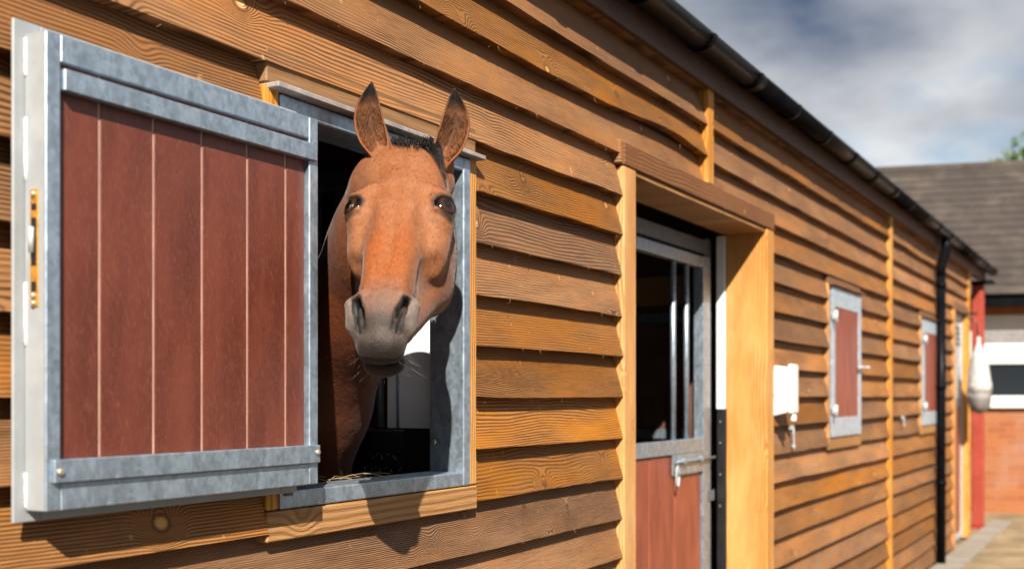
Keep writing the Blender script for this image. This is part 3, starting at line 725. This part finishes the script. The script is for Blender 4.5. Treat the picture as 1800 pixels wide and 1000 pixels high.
def head_sdf(A, B, Cc):
    B = B / BS
    s = np.sqrt(A * A + 1e-6); p = (s, B, Cc)
    # loft of skull and nose
    bs = [-.02, .03, .08, .13, .18, .22, .27, .33, .39, .45, .50, .55, .58]
    W = interp(B, bs, [.050, .074, .086, .092, .095, .092, .083, .071, .061, .055, .053, .050, .045])
    F0 = interp(B, bs, [-.045, -.018, -.004, .003, .004, .002, -.002, -.006, -.009, -.010, -.010, -.016, -.026])
    Bk = interp(B, bs, [-.14, -.16, -.17, -.18, -.18, -.18, -.17, -.155, -.14, -.125, -.115, -.11, -.10])
    cc = (F0 + Bk) / 2; hc = (F0 - Bk) / 2
    n = 2.3
    f = ((s / W) ** n + (np.abs(Cc - cc) / hc) ** n + 1e-9) ** (1 / n)
    d = (f - 1) * np.minimum(W, hc)
    d = smax(d, np.maximum(-.035 - B, B - .575), .05)
    # cheek, mandible
    d = smin(d, ell(p, (.058, .225, -.170), (.050, .135, .115)), .03)
    d = smin(d, cap(p, (.046, .305, -.190), (.022, .520, -.110), .050, .030), .035)
    # crest below the eye, ending in a firm edge above the hollow of the cheek
    d = smin(d, cap(p, (.092, .258, -.070), (.080, .340, -.080), .013, .012), .032)
    d = smin(d, ell(p, (.074, .300, -.085), (.020, .066, .036)), .035)
    d = smax(d, -ell(p, (.095, .410, -.066), (.036, .062, .036)), .024)
    # nasal bone: firm ridge with hollows beside it
    d = smin(d, cap(p, (.026, .25, -.026), (.026, .47, -.034), .027, .023), .020)
    d = smax(d, -ell(p, (.070, .445, -.020), (.018, .055, .022)), .013)
    d = smax(d, -ell(p, (.063, .140, .014), (.026, .036, .022)), .028)
    d = smax(d, -ell(p, (.070, .300, .003), (.023, .070, .022)), .024)
    # orbit: bulge, opening, lids
    d = smin(d, ell(p, (.080, .224, -.046), (.036, .048, .036)), .024)
    d = smin(d, cap(p, (.058, .182, -.014), (.094, .194, -.030), .012, .010), .022)
    q = 1 / math.sqrt(2)
    rot = [(.72, 0, .694), (0, 1, 0), (-.694, 0, .72)]
    d = smax(d, -ell(p, (.108, .227, -.019), (.029, .0265, .0275), rot), .005)
    d = smin(d, cap(p, (.074, .210, -.0085), (.100, .1985, -.0205), .0060, .0066), .007)
    d = smin(d, cap(p, (.100, .1985, -.0205), (.113, .210, -.045), .0066, .0058), .007)
    d = smin(d, cap(p, (.081, .250, -.010), (.109, .249, -.034), .0040, .0045), .008)
    # muzzle with flaring nostril wings
    d = smin(d, ell(p, (0, .542, -.064), (.050, .055, .050)), .028)
    d = smin(d, ell(p, (.048, .548, -.046), (.019, .034, .032)), .014)
    d = smin(d, cap(p, (.036, .508, -.018), (.059, .526, -.034), .009, .0105), .014)
    d = smin(d, cap(p, (.059, .526, -.034), (.051, .572, -.050), .0115, .010), .014)
    d = smin(d, cap(p, (.049, .570, -.054), (.030, .604, -.082), .013, .012), .018)
    d = smin(d, ell(p, (0, .604, -.074), (.037, .030, .036)), .026)
    d = smin(d, ell(p, (.022, .606, -.074), (.020, .024, .028)), .010)
    # lower lip and chin
    low = smin(ell(p, (0, .600, -.123), (.042, .030, .024)), ell(p, (0, .560, -.130), (.034, .05, .028)), .02)
    d = smin(d, low, .008)
    d = smax(d, -ell(p, (0, .624, -.1055), (.070, .030, .0022)), .004)
    # nostrils: crescent pits, outer at the top, turning inward below
    for i in range(4):
        z = -.004 - .011 * i; g_ = -.0015 * i
        d = smax(d, -cap(p, (.049 + g_, .524, z - .006), (.0415 + g_ * .6, .556, z - .010), .0070, .0095), .006)
        d = smax(d, -cap(p, (.0415 + g_ * .6, .556, z - .010), (.034, .582, z - .018), .0105, .0080), .006)
    return d
def px(x, y, t): return ((x - 900) / 2000 * t, t, (697 - y) / 2000 * t)
EARS = [(px(668, 268, 2.50), px(656, 141, 2.49)), (px(776, 280, 2.51), px(795, 152, 2.50))]
NK = [((-.258, 2.56, .450), .112), ((-.298, 2.65, .355), .118), ((-.405, 2.80, .20), .128), ((-.520, 2.98, -.02), .142), ((-.62, 3.10, -.24), .162), ((-.74, 3.15, -.34), .20)]
def full_sdf(X, Y, Z):
    dx, dy, dz = X - HO[0], Y - HO[1], Z - HO[2]
    A = dx * ah[0] + dy * ah[1] + dz * ah[2]; B = dx * bh[0] + dy * bh[1] + dz * bh[2]; Cc = dx * ch[0] + dy * ch[1] + dz * ch[2]
    d = head_sdf(A, B, Cc)
    nk = None
    for (p0, r0), (p1, r1) in zip(NK, NK[1:]):
        e = cap((X, Y, Z), p0, p1, r0, r1); nk = e if nk is None else smin(nk, e, .05)
    d = smin(d, nk, .03)
    for b0, t0 in EARS:       # roots of the ears
        k = [b0[i] + (t0[i] - b0[i]) * .16 for i in range(3)]; k[1] += .045
        m_ = [b0[i] - (t0[i] - b0[i]) * .30 for i in range(3)]; m_[1] += .030
        d = smin(d, cap((X, Y, Z), m_, k, .034, .022), .020)
    return d
def body_sdf(X, Y, Z):       # world coordinates, coarse
    X = X + .33; p = (X, Y, Z)
    d = cap(p, (2.43, .58, 1.13), (2.52, .86, 1.16), .25, .29)
    for a, b, ra, rb in (((2.52, .86, 1.16), (2.66, 1.5, 1.14), .29, .32), ((2.66, 1.5, 1.14), (2.80, 2.05, 1.20), .32, .30)):
        d = smin(d, cap(p, a, b, ra, rb), .12)
    for sx in (-.16, .16):
        ox, oy = sx * .98, -sx * .21
        for chain in ([((2.47 + ox, .74 + oy, 1.02), .13), ((2.47 + ox, .78 + oy, .72), .075), ((2.46 + ox, .74 + oy, .45), .05), ((2.46 + ox, .74 + oy, .14), .036), ((2.45 + ox, .70 + oy, .05), .055)],
                      [((2.80 + ox, 2.02 + oy, 1.05), .18), ((2.77 + ox, 1.92 + oy, .78), .11), ((2.84 + ox, 2.22 + oy, .52), .055), ((2.83 + ox, 2.17 + oy, .15), .04), ((2.82 + ox, 2.12 + oy, .05), .055)]):
            for (p0, r0), (p1, r1) in zip(chain, chain[1:]): d = smin(d, cap(p, p0, p1, r0, r1), .04)
    return d
def surface_nets(fn, lo, hi, h):
    """dual mesh of fn = 0, evaluated only in blocks that the surface can touch"""
    lo = np.array(lo); n = np.ceil((np.array(hi) - lo) / h).astype(int); K = 8
    nb = np.ceil(n / K).astype(int); n = nb * K
    S = np.ones(n, np.float32)
    gx = [lo[i] + h * (np.arange(nb[i]) * K + (K - 1) / 2) for i in range(3)]
    G = np.meshgrid(*gx, indexing='ij'); D = fn(*[g_.ravel() for g_ in G]).reshape(nb)
    S *= np.repeat(np.repeat(np.repeat(np.sign(D), K, 0), K, 1), K, 2)
    act = np.argwhere(np.abs(D) < h * K * 1.5)
    loc = np.stack(np.meshgrid(*[np.arange(K)] * 3, indexing='ij'), -1).reshape(-1, 3)
    for s in range(0, len(act), 400):
        idx = (act[s:s + 400, None, :] * K + loc[None]).reshape(-1, 3)
        pts = lo + idx * h
        S[idx[:, 0], idx[:, 1], idx[:, 2]] = fn(pts[:, 0], pts[:, 1], pts[:, 2])
    ins = S < 0
    c8 = [(i, j, k) for i in (0, 1) for j in (0, 1) for k in (0, 1)]
    sl = lambda A_, o_: A_[o_[0]:n[0] - 1 + o_[0], o_[1]:n[1] - 1 + o_[1], o_[2]:n[2] - 1 + o_[2]]
    cnt = sum(sl(ins, o_).astype(np.int8) for o_ in c8)
    cells = np.argwhere((cnt > 0) & (cnt < 8))
    acc = np.zeros((len(cells), 3)); num = np.zeros(len(cells))
    for a in c8:
        for ax in range(3):
            if a[ax]: continue
            b2 = list(a); b2[ax] = 1
            va = S[cells[:, 0] + a[0], cells[:, 1] + a[1], cells[:, 2] + a[2]]; vb = S[cells[:, 0] + b2[0], cells[:, 1] + b2[1], cells[:, 2] + b2[2]]
            m = (va < 0) != (vb < 0)
            t = np.where(m, va / np.where(m, va - vb, 1), 0)
            pt = np.array(a, float)[None].repeat(len(cells), 0); pt[:, ax] = t
            acc += pt * m[:, None]; num += m
    Vv = lo + (cells + acc / num[:, None]) * h
    ID = -np.ones(np.array(n) - 1, np.int64); ID[cells[:, 0], cells[:, 1], cells[:, 2]] = np.arange(len(cells))
    quads = []
    for ax in range(3):
        o1, o2 = [(1, 2), (2, 0), (0, 1)][ax]
        e = [0, 0, 0]; e[ax] = 1
        a0 = ins[:n[0] - 1, :n[1] - 1, :n[2] - 1]; a1 = ins[e[0]:n[0] - 1 + e[0], e[1]:n[1] - 1 + e[1], e[2]:n[2] - 1 + e[2]]
        ed = np.argwhere(a0 != a1); ed = ed[(ed[:, o1] > 0) & (ed[:, o2] > 0)]
        fl = ins[ed[:, 0], ed[:, 1], ed[:, 2]]
        def g_(d1, d2):
            q = ed.copy(); q[:, o1] -= d1; q[:, o2] -= d2; return ID[q[:, 0], q[:, 1], q[:, 2]]
        q = np.stack([g_(0, 0), g_(1, 0), g_(1, 1), g_(0, 1)], 1)
        q[~fl] = q[~fl][:, ::-1]
        quads.append(q[(q >= 0).all(1)])
    return Vv, np.concatenate(quads)

HV, HF = surface_nets(full_sdf, (-.95, 1.98, -.62), (-.05, 3.52, .66), .0042)
# colours of the coat, from the head's own coordinates
D_ = HV - HO
a_, b_c, c_ = D_ @ ah, (D_ @ bh) / BS, D_ @ ch
def sst(x, lo, hi): t = np.clip((x - lo) / (hi - lo), 0, 1); return t * t * (3 - 2 * t)
def wob(k, ph): return np.sin(a_ * k + ph) * .5 + np.sin(b_c * k * 1.3 + ph * 2.1) * .5
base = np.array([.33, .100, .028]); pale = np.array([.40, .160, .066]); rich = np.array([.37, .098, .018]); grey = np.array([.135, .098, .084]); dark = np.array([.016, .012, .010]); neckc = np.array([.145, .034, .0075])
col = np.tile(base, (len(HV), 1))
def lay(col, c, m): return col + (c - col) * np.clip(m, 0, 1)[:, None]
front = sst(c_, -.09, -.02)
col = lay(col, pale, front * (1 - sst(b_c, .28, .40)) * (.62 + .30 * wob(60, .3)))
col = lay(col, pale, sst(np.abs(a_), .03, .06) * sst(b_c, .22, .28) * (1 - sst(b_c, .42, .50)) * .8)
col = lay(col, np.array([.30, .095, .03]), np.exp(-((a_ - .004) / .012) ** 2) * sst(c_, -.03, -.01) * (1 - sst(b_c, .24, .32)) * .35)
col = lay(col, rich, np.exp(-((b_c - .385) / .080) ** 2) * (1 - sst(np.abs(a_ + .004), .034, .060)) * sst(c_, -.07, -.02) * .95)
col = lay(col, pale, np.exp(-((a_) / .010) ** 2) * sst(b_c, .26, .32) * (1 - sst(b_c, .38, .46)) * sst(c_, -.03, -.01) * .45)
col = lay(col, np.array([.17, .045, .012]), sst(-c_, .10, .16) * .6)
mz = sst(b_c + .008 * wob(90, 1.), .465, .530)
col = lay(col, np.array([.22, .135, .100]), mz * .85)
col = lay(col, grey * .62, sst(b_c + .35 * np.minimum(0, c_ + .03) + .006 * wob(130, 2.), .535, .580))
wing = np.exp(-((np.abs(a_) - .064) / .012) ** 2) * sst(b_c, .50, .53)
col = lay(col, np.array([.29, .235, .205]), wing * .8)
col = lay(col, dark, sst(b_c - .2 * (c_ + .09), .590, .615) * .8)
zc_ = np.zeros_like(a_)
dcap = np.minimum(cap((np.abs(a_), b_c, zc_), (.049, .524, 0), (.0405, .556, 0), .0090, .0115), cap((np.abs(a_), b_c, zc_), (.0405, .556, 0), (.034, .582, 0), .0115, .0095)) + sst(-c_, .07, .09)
col = lay(col, dark, 1 - sst(dcap, -.001, .003))  # nostril pits coloured dark, the shade inside them painted in
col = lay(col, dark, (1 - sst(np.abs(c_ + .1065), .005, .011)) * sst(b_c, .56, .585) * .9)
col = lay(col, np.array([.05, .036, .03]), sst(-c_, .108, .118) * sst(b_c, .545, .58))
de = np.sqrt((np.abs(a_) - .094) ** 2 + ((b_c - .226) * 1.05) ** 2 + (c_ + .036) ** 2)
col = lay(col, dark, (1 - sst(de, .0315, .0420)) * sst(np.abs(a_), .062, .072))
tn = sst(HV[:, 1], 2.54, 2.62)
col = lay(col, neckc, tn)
ear_parts = []
def ear(base_c, tip_c, out_sign, twist):
    """cupped leaf-shaped shell from base to tip; the hollow looks towards the yard"""
    b0, t0 = np.array(base_c), np.array(tip_c); ax = t0 - b0; ln = np.linalg.norm(ax); ax /= ln
    fr = np.array([math.sin(twist), -math.cos(twist), 0.0]); fr -= ax * fr.dot(ax); fr /= np.linalg.norm(fr)
    sdv = np.cross(ax, fr); sdv = sdv if sdv[0] > 0 else -sdv
    nu, nv = 30, 26; Vv, Cl = [], []
    us = np.linspace(-.22, 1, nu)
    for layer in (0, 1):
        for u in us:
            wd = np.interp(u, [-.22, 0, .15, .35, .55, .72, .85, .94, 1], [.014, .0350, .0410, .0425, .0395, .0310, .0200, .0090, .0012])
            wd *= .82
            psi = np.interp(u, [-.22, -.05, .12, .3, .55, 1], [2.9, 2.45, 2.0, 1.70, 1.5, 1.2])
            rho = wd / max(math.sin(min(psi, math.pi / 2)), .5) - (.0035 if layer else 0) * min(1, wd / .012)
            lean = .020 * math.sin(math.pi * max(u, 0) * .9) * out_sign
            cen = b0 + ax * (u * ln) + fr * (-.012 * u) + sdv * lean
            for j in range(nv):
                f = -psi + 2 * psi * j / (nv - 1)
                p = cen + sdv * (rho * math.sin(f)) + fr * (-rho * .85 * math.cos(f) + rho * .1)
                Vv.append(p)
                edge = abs(f) / psi
                if layer == 0:
                    k = min(1, max(0, (u - .72) / .2)); c0 = np.array([.36, .105, .024]); cc = c0 + (np.array([.018, .013, .011]) - c0) * max(k, .85 * max(0, (edge - .93) / .07) * min(1, max(0, u) * 3))
                else:
                    c0 = np.array([.24, .080, .024]); k = max(0, min(1, (u - .62) / .22)); mid_ = max(0, 1 - edge * 1.5) * .75
                    cc = c0 + (np.array([.014, .010, .008]) - c0) * max(k, mid_ * .8)
                    if edge > .7: cc = cc + (np.array([.36, .105, .024]) - cc) * (edge - .7) / .3 * (1 - k)
                Cl.append(cc)
    Fc = []
    o2 = nu * nv
    for i in range(nu - 1):
        for j in range(nv - 1):
            q = (i * nv + j, i * nv + j + 1, (i + 1) * nv + j + 1, (i + 1) * nv + j)
            Fc.append(q); Fc.append(tuple(o2 + k for k in reversed(q)))
        for j in (0, nv - 1):
            q = (i * nv + j, (i + 1) * nv + j, o2 + (i + 1) * nv + j, o2 + i * nv + j); Fc.append(q if j == 0 else tuple(reversed(q)))
    i = nu - 1
    for j in range(nv - 1): Fc.append((i * nv + j, i * nv + j + 1, o2 + i * nv + j + 1, o2 + i * nv + j))
    ear_parts.append((Vv, Fc, Cl)); return b0, t0, ax, fr, sdv, ln
E1 = ear(*EARS[0], -1, -.12)
E2 = ear(*EARS[1], 1, .20)
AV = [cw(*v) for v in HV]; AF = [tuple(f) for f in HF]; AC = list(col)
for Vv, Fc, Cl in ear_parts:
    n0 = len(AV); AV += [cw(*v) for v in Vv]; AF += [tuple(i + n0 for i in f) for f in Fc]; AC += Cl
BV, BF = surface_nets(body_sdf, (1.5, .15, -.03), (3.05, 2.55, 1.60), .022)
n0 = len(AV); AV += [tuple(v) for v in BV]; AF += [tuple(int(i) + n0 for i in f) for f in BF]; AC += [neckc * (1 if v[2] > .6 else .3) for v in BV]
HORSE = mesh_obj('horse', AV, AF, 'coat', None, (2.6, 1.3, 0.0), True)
bm = bmesh.new(); bm.from_mesh(HORSE.data); 
lay_ = None
bm.to_mesh(HORSE.data); bm.free()
ca = HORSE.data.color_attributes.new('coat', 'FLOAT_COLOR', 'POINT')
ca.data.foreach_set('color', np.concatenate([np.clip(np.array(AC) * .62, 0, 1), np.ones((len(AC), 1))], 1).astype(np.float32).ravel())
tag(HORSE, 'bay horse with grey muzzle looking out of the open window', 'horse')
# the short coat: fine blades lying down the face
rg_ = np.random.default_rng(5)
fv = HV[HF]; cen = fv.mean(1); nrm = np.cross(fv[:, 2] - fv[:, 0], fv[:, 3] - fv[:, 1]); ar = np.linalg.norm(nrm, axis=1) + 1e-12; nrm /= ar[:, None]
cb = ((cen - HO) @ bh) / BS; ok_ = (nrm[:, 1] < .35) & (cen[:, 1] < 3.0) & (cb < .585)
ce_ = np.sqrt((np.abs((cen - HO) @ ah) - .0885) ** 2 + ((cb - .226) * BS) ** 2 + (((cen - HO) @ ch) + .0385) ** 2); ok_ &= ce_ > .037
ix = rg_.choice(len(cen), 60000, p=(ar * ok_) / (ar * ok_).sum()); uv = rg_.random((len(ix), 2))
q4 = fv[ix]; p0 = (q4[:, 0] * ((1 - uv[:, :1]) * (1 - uv[:, 1:])) + q4[:, 1] * (uv[:, :1] * (1 - uv[:, 1:])) + q4[:, 2] * (uv[:, :1] * uv[:, 1:]) + q4[:, 3] * ((1 - uv[:, :1]) * uv[:, 1:]))
nn_ = nrm[ix]; hd = np.tile(bh, (len(ix), 1)) + rg_.normal(0, .16, (len(ix), 3)); hd -= nn_ * (hd * nn_).sum(1)[:, None]; hd /= np.linalg.norm(hd, axis=1)[:, None] + 1e-9
sdn = np.cross(hd, nn_); ln_ = rg_.uniform(.005, .011, len(ix)) * np.where(cb[ix] > .5, .5, 1.0)
wd_ = .00042; tip = p0 + hd * ln_[:, None] + nn_ * (ln_ * rg_.uniform(.12, .30, len(ix)))[:, None]
fvv = np.stack([p0 - sdn * wd_ - nn_ * .0004, p0 + sdn * wd_ - nn_ * .0004, tip], 1).reshape(-1, 3)
tone = (col[HF[ix][:, 0]] * .62) * rg_.uniform(.72, 1.28, (len(ix), 1))
FUR = mesh_obj('coat_hair', [cw(*v) for v in fvv], [(3 * i, 3 * i + 1, 3 * i + 2) for i in range(len(ix))], 'coat', HORSE, (2.1, -.2, 1.7))
FUR['kind'] = 'stuff'
ca2 = FUR.data.color_attributes.new('coat', 'FLOAT_COLOR', 'POINT')
ca2.data.foreach_set('color', np.concatenate([np.repeat(tone, 3, 0), np.ones((len(ix) * 3, 1))], 1).astype(np.float32).ravel())
# eyes
def sphere_vf(c, r, nu=16, nv=24):
    V, F = [], []
    for i in range(nu + 1):
        t = math.pi * i / nu
        for j in range(nv):
            p = 2 * math.pi * j / nv; V.append((c[0] + r * math.sin(t) * math.cos(p), c[1] + r * math.sin(t) * math.sin(p), c[2] + r * math.cos(t)))
    for i in range(nu):
        for j in range(nv): F.append((i * nv + j, (i + 1) * nv + j, (i + 1) * nv + (j + 1) % nv, i * nv + (j + 1) % nv))
    return V, F
for sgn in (-1, 1):
    c = h2w(sgn * .0862, .227, -.0385); V, F = sphere_vf(c, .0305, 28, 40)
    ey = mesh_obj('eye', V, F, 'eye', HORSE, c, True)
    gz = np.array(h2w(sgn * .0870 + sgn * .66, .226 + .05, -.0390 + .75)) - np.array(c); gz /= np.linalg.norm(gz)
    dv = (np.array(V) - np.array(c)) / .0305; ang = np.degrees(np.arccos(np.clip(dv @ gz, -1, 1)))
    ring_ = sst(ang, 19, 23) * (1 - sst(ang, 36, 43))
    ec = np.array([.003, .0018, .0012]) + ring_[:, None] * np.array([.030, .010, .0038])
    ec = np.concatenate([ec, np.ones((len(V), 1))], 1).astype(np.float32)
    ey.data.color_attributes.new('coat', 'FLOAT_COLOR', 'POINT').data.foreach_set('color', ec.ravel())
# forelock, mane, ear hair, whiskers
def strand(p0, p1, sag, wdt, n=5):
    p0, p1 = np.array(p0), np.array(p1); pts, rr = [], []
    for i in range(n):
        s = i / (n - 1); p = p0 + (p1 - p0) * s + np.array(sag) * (4 * s * (1 - s)); pts.append(cw(*p)); rr.append(wdt * (1 - s * .8))
    return pts, rr
fl = []
for i in range(210):     # tuft combed forward between the ears
    a = rnd.uniform(-.050, .050); e = rnd.uniform(.015, .048) * (1.15 - abs(a) * 6)
    p0 = h2c(a, rnd.uniform(-.040, -.012), -.040 + rnd.uniform(-.02, .008)); p1 = h2c(a * .85 + .012 + rnd.gauss(0, .004), e, -.004 + .003 * rnd.random())
    fl.append(strand(p0, p1, ah * rnd.gauss(0, .002) + ch * rnd.uniform(.008, .014), .0010))
for i in range(90):      # lock falling to the right of the forehead
    p0 = h2c(rnd.uniform(.01, .05), rnd.uniform(-.03, 0), -.03); e = rnd.uniform(.05, .125); p1 = h2c(.064 + e * .22 + rnd.gauss(0, .003), e, -.010 - e * .22 + rnd.random() * .005)
    fl.append(strand(p0, p1, ch * .012 + ah * .006, .0010))
for i in range(12):      # stray hairs
    p0 = h2c(rnd.uniform(-.05, .03), rnd.uniform(-.03, 0), -.03); p1 = p0 + np.array([rnd.gauss(-.012, .012), rnd.gauss(-.01, .01), rnd.uniform(.01, .035)])
    fl.append(strand(p0, p1, (rnd.gauss(0, .006), 0, .004), .0005))
multi('forelock', fl, 'hair', HORSE, 3)
lh = []
for i in range(170):     # short pale bristles on the lips
    a = rnd.uniform(-.044, .044); b = rnd.uniform(.575, .618)
    lo_, hi_ = -.14, .02
    for _ in range(12):
        m_ = (lo_ + hi_) / 2
        if head_sdf(np.array([a]), np.array([b * BS]), np.array([m_]))[0] < 0: lo_ = m_
        else: hi_ = m_
    if lo_ < -.105: continue
    p0 = h2c(a, b, lo_ - .001); p1 = p0 + bh * rnd.uniform(.004, .011) + ch * rnd.uniform(.001, .006) + ah * rnd.gauss(0, .002)
    lh.append(strand(p0, p1, (0, 0, 0), .00032, 3))
multi('lip_hair', lh, 'hair_lip', HORSE, 3)
HORSE.children[-1]['kind'] = 'stuff'
mn = []
for i in range(130):     # mane showing beside the left cheek
    s = rnd.random(); p0 = np.array([-.33 - .03 * s, 2.63 + .10 * s, .50 - .16 * s]); p1 = p0 + np.array([rnd.uniform(-.035, -.008), rnd.uniform(-.02, .02), rnd.uniform(-.045, .0)])
    mn.append(strand(p0 + np.array([.035, 0, 0]), p1, (0, 0, .006), .001, 4))
multi('mane', mn, 'hair', HORSE, 3)
for (b0, t0, ax, fr, sdv, ln), sgn_ in ((E1, -1), (E2, 1)):
    eh = []
    for i in range(900):
        u = rnd.uniform(-.04, .60) ; l_ = rnd.choice((-1, 1)) * rnd.uniform(.15, .97)
        rho = np.interp(u, [0, .15, .35, .55, .72], [.0285, .0335, .0348, .0324, .0254]) - .0035
        sg = 1 if l_ > 0 else -1
        p0 = b0 + ax * (u * ln) + sdv * (rho * l_ + .020 * math.sin(math.pi * u * .9) * sgn_) + fr * (-.012 * u - rho * .85 * math.sqrt(1 - l_ * l_) + .1 * rho + .001)
        p1 = p0 + ax * rnd.uniform(.010, .026) - sdv * (sg * rnd.uniform(.000, .008)) + fr * rnd.uniform(.001, .007)
        eh.append(strand(p0, p1, fr * .002, .0004, 4))
    multi('ear_hair', eh, 'hair_brown', HORSE, 3)
wk = []
for i in range(55):
    a = rnd.uniform(-.045, .045); b = rnd.uniform(.58, .625); c = rnd.uniform(-.15, -.08)
    p0 = h2c(a, b - .012, c); p1 = p0 + bh * rnd.uniform(.012, .03) + ah * (a * .6 + rnd.gauss(.0, .012)) - ch * rnd.uniform(0, .02)
    wk.append(strand(p0, p1, (0, 0, -.003), .00019, 4))
multi('whiskers', wk, 'hair_pale', HORSE, 3)

# ================================================================== far building
FB_P = Vector(cw((1735 - 900) / 2000 * 13.9, 13.9, -EYE[2])); 
fdir = Vector((cT * -0.249 + sT * 0.968, sT * -0.249 - cT * 0.968, 0)).normalized()   # along the facade, to the right
fnrm = Vector((-fdir.y, fdir.x, 0))                                                  # away from the yard
if fnrm.x < 0: fnrm = -fnrm
FB = thing('farm_building', tuple(FB_P), 'brick farm building with grey tiled roof and white windows beyond the stable', 'building')
FB.rotation_euler = (0, 0, math.atan2(fdir.y, fdir.x))
def fbox(name, x0, x1, y0, y1, z0, z1, mat, parent=None, bevel=0.004):
    V = boxv(x0, x1, y0, y1, z0, z1)
    me = bpy.data.meshes.new(name); me.from_pydata(V, [], CUBE_F); me.materials.append(M[mat])
    if bevel: bm_bevel(me, bevel)
    o = bpy.data.objects.new(name, me); C.objects.link(o); o.parent = parent or FB; return o
XA, XB = -1.6, 7.0
fbox('wall', XA, XB, 0.0, 0.25, 0, 1.28, 'brick', bevel=0)
fbox('wall', XA, XB, 0.0, 0.25, 2.42, 2.62, 'brick', bevel=0)
fbox('wall', XA, -0.35, 0.0, 0.25, 1.281, 2.419, 'brick', bevel=0)
fbox('wall', 5.2, XB, 0.0, 0.25, 1.281, 2.419, 'brick', bevel=0)
fbox('sill', -0.40, 5.25, -0.07, 0.10, 1.285, 1.36, 'render_white')
for i in range(4):
    a = -0.34 + i * 1.38
    wf = fbox('window', a, a + 1.36, 0.03, 0.09, 2.30, 2.415, 'render_white')
    fbox('frame', a, a + 0.10, 0.028, 0.088, 1.365, 2.298, 'render_white', wf)
    fbox('frame', a + 1.28, a + 1.36, 0.028, 0.088, 1.365, 2.298, 'render_white', wf)
    fbox('frame', a + .101, a + 1.279, 0.026, 0.088, 1.82, 2.02, 'render_white', wf)
    fbox('frame', a + .101, a + 1.279, 0.026, 0.088, 1.365, 1.43, 'render_white', wf)
    fbox('pane', a + .101, a + 1.279, 0.06, 0.07, 1.431, 1.819, 'glass', wf, 0)
    fbox('pane', a + .101, a + 1.279, 0.06, 0.07, 2.021, 2.298, 'render_white', wf, 0)
    fbox('vent_light', a + .25, a + 1.1, 0.05, 0.0595, 2.08, 2.22, 'sack_grey', wf, 0)
for y0 in (0.26,):
    fbox('inner_wall', XA, XB, 4.6, 4.8, 0, 2.6, 'brick', bevel=0)
fbox('side_wall', XA, XA + .2, 0.26, 4.59, 0, 2.6, 'brick', bevel=0)
fbox('side_wall', XB - .2, XB, 0.26, 4.59, 0, 2.6, 'brick', bevel=0)
fbox('eaves_board', XA - .1, XB + .1, -0.28, -0.25, 2.50, 2.66, 'black_plastic')
fbox('soffit', XA - .1, XB + .1, -0.25, 0.0, 2.53, 2.55, 'dark_wood', bevel=0)
# roof in stepped courses
def courses(y0, z0, y1, z1, n, xa, xb):
    V, F = [], []
    d = Vector((0, y1 - y0, z1 - z0)) / n; nn = Vector((0, -d.z, d.y)).normalized()
    if nn.z < 0: nn = -nn
    for i in range(n):
        a = Vector((0, y0, z0)) + d * i; b = a + d * 1.08
        m = len(V); th = .016
        for xx in (xa, xb):
            V += [(xx, *(a + nn * th)[1:]), (xx, *a[1:]), (xx, *b[1:]), (xx, *(b + nn * .004)[1:])]
        F += [(m, m + 1, m + 5, m + 4), (m, m + 4, m + 7, m + 3), (m + 1, m + 2, m + 6, m + 5), (m, m + 3, m + 2, m + 1), (m + 4, m + 5, m + 6, m + 7)]
    return V, F
def fmesh(name, V, F, mat, parent=None):
    me = bpy.data.meshes.new(name); me.from_pydata(V, [], F); me.materials.append(M[mat]); bm_bevel(me, 0)
    o = bpy.data.objects.new(name, me); C.objects.link(o); o.parent = parent or FB; return o
RZ = 4.68
V, F = courses(-0.33, 2.64, 2.4, RZ, 17, XA - .15, XB + .15); rf = fmesh('roof', V, F, 'tile')
V, F = courses(5.13, 2.64, 2.4, RZ, 17, XA - .15, XB + .15); fmesh('roof', V, F, 'tile')
fmesh('ridge_tile', *tube_vf([(XA - .16, 2.4, RZ - .02), (XB + .16, 2.4, RZ - .02)], .09, 10), 'tile', rf)
# muddy heap in front of the far wall
# ================================================================== tree beyond the roof
TP = Vector(cw((1866 - 900) / 2000 * 26, 26, -EYE[2]))
TR = thing('tree', tuple(TP), 'green leafy tree showing above the far roof', 'tree')
V, F = [], []
def addt(pts, rr):
    global V, F
    v, f = tube_vf(pts, rr, 8); n = len(V); V += v; F += [tuple(i + n for i in q) for q in f]
addt([TP, TP + Vector((.1, 0, 2)), TP + Vector((0, .1, 4.2)), TP + Vector((.1, .1, 6.4))], [.26, .2, .15, .05])
cl = []
for i in range(26):
    a = rnd.uniform(0, 6.28); e = rnd.uniform(.6, 2.1); z = rnd.uniform(4.0, 8.0); sc = max(.35, 1 - abs(z - 6.3) / 3.4)
    c = TP + Vector((math.cos(a) * e * sc, math.sin(a) * e * sc, z)); cl.append(c)
    s = TP + Vector((0, .05, rnd.uniform(3.0, min(z - .4, 5.8)))); addt([s, (s + c) * .5 + Vector((0, 0, .15)), c], [.07, .04, .012])
tk = mesh_obj('trunk', V, F, 'bark', TR, tuple(TP), True)
V, F = [], []
for c in cl:
    rr = rnd.uniform(.4, .75)
    for i in range(230):
        d = Vector((rnd.gauss(0, 1), rnd.gauss(0, 1), rnd.gauss(0, .8))).normalized() * rr * rnd.random() ** .45
        p = c + d; u = Vector((rnd.gauss(0, 1), rnd.gauss(0, 1), rnd.gauss(0, 1))).normalized(); v = u.orthogonal().normalized(); s = rnd.uniform(.05, .11)
        n = len(V); V += [tuple(p - u * s), tuple(p + v * s * .5), tuple(p + u * s), tuple(p - v * s * .5)]; F.append((n, n + 1, n + 2, n + 3))
mesh_obj('crown', V, F, 'leaf', TR, tuple(TP))
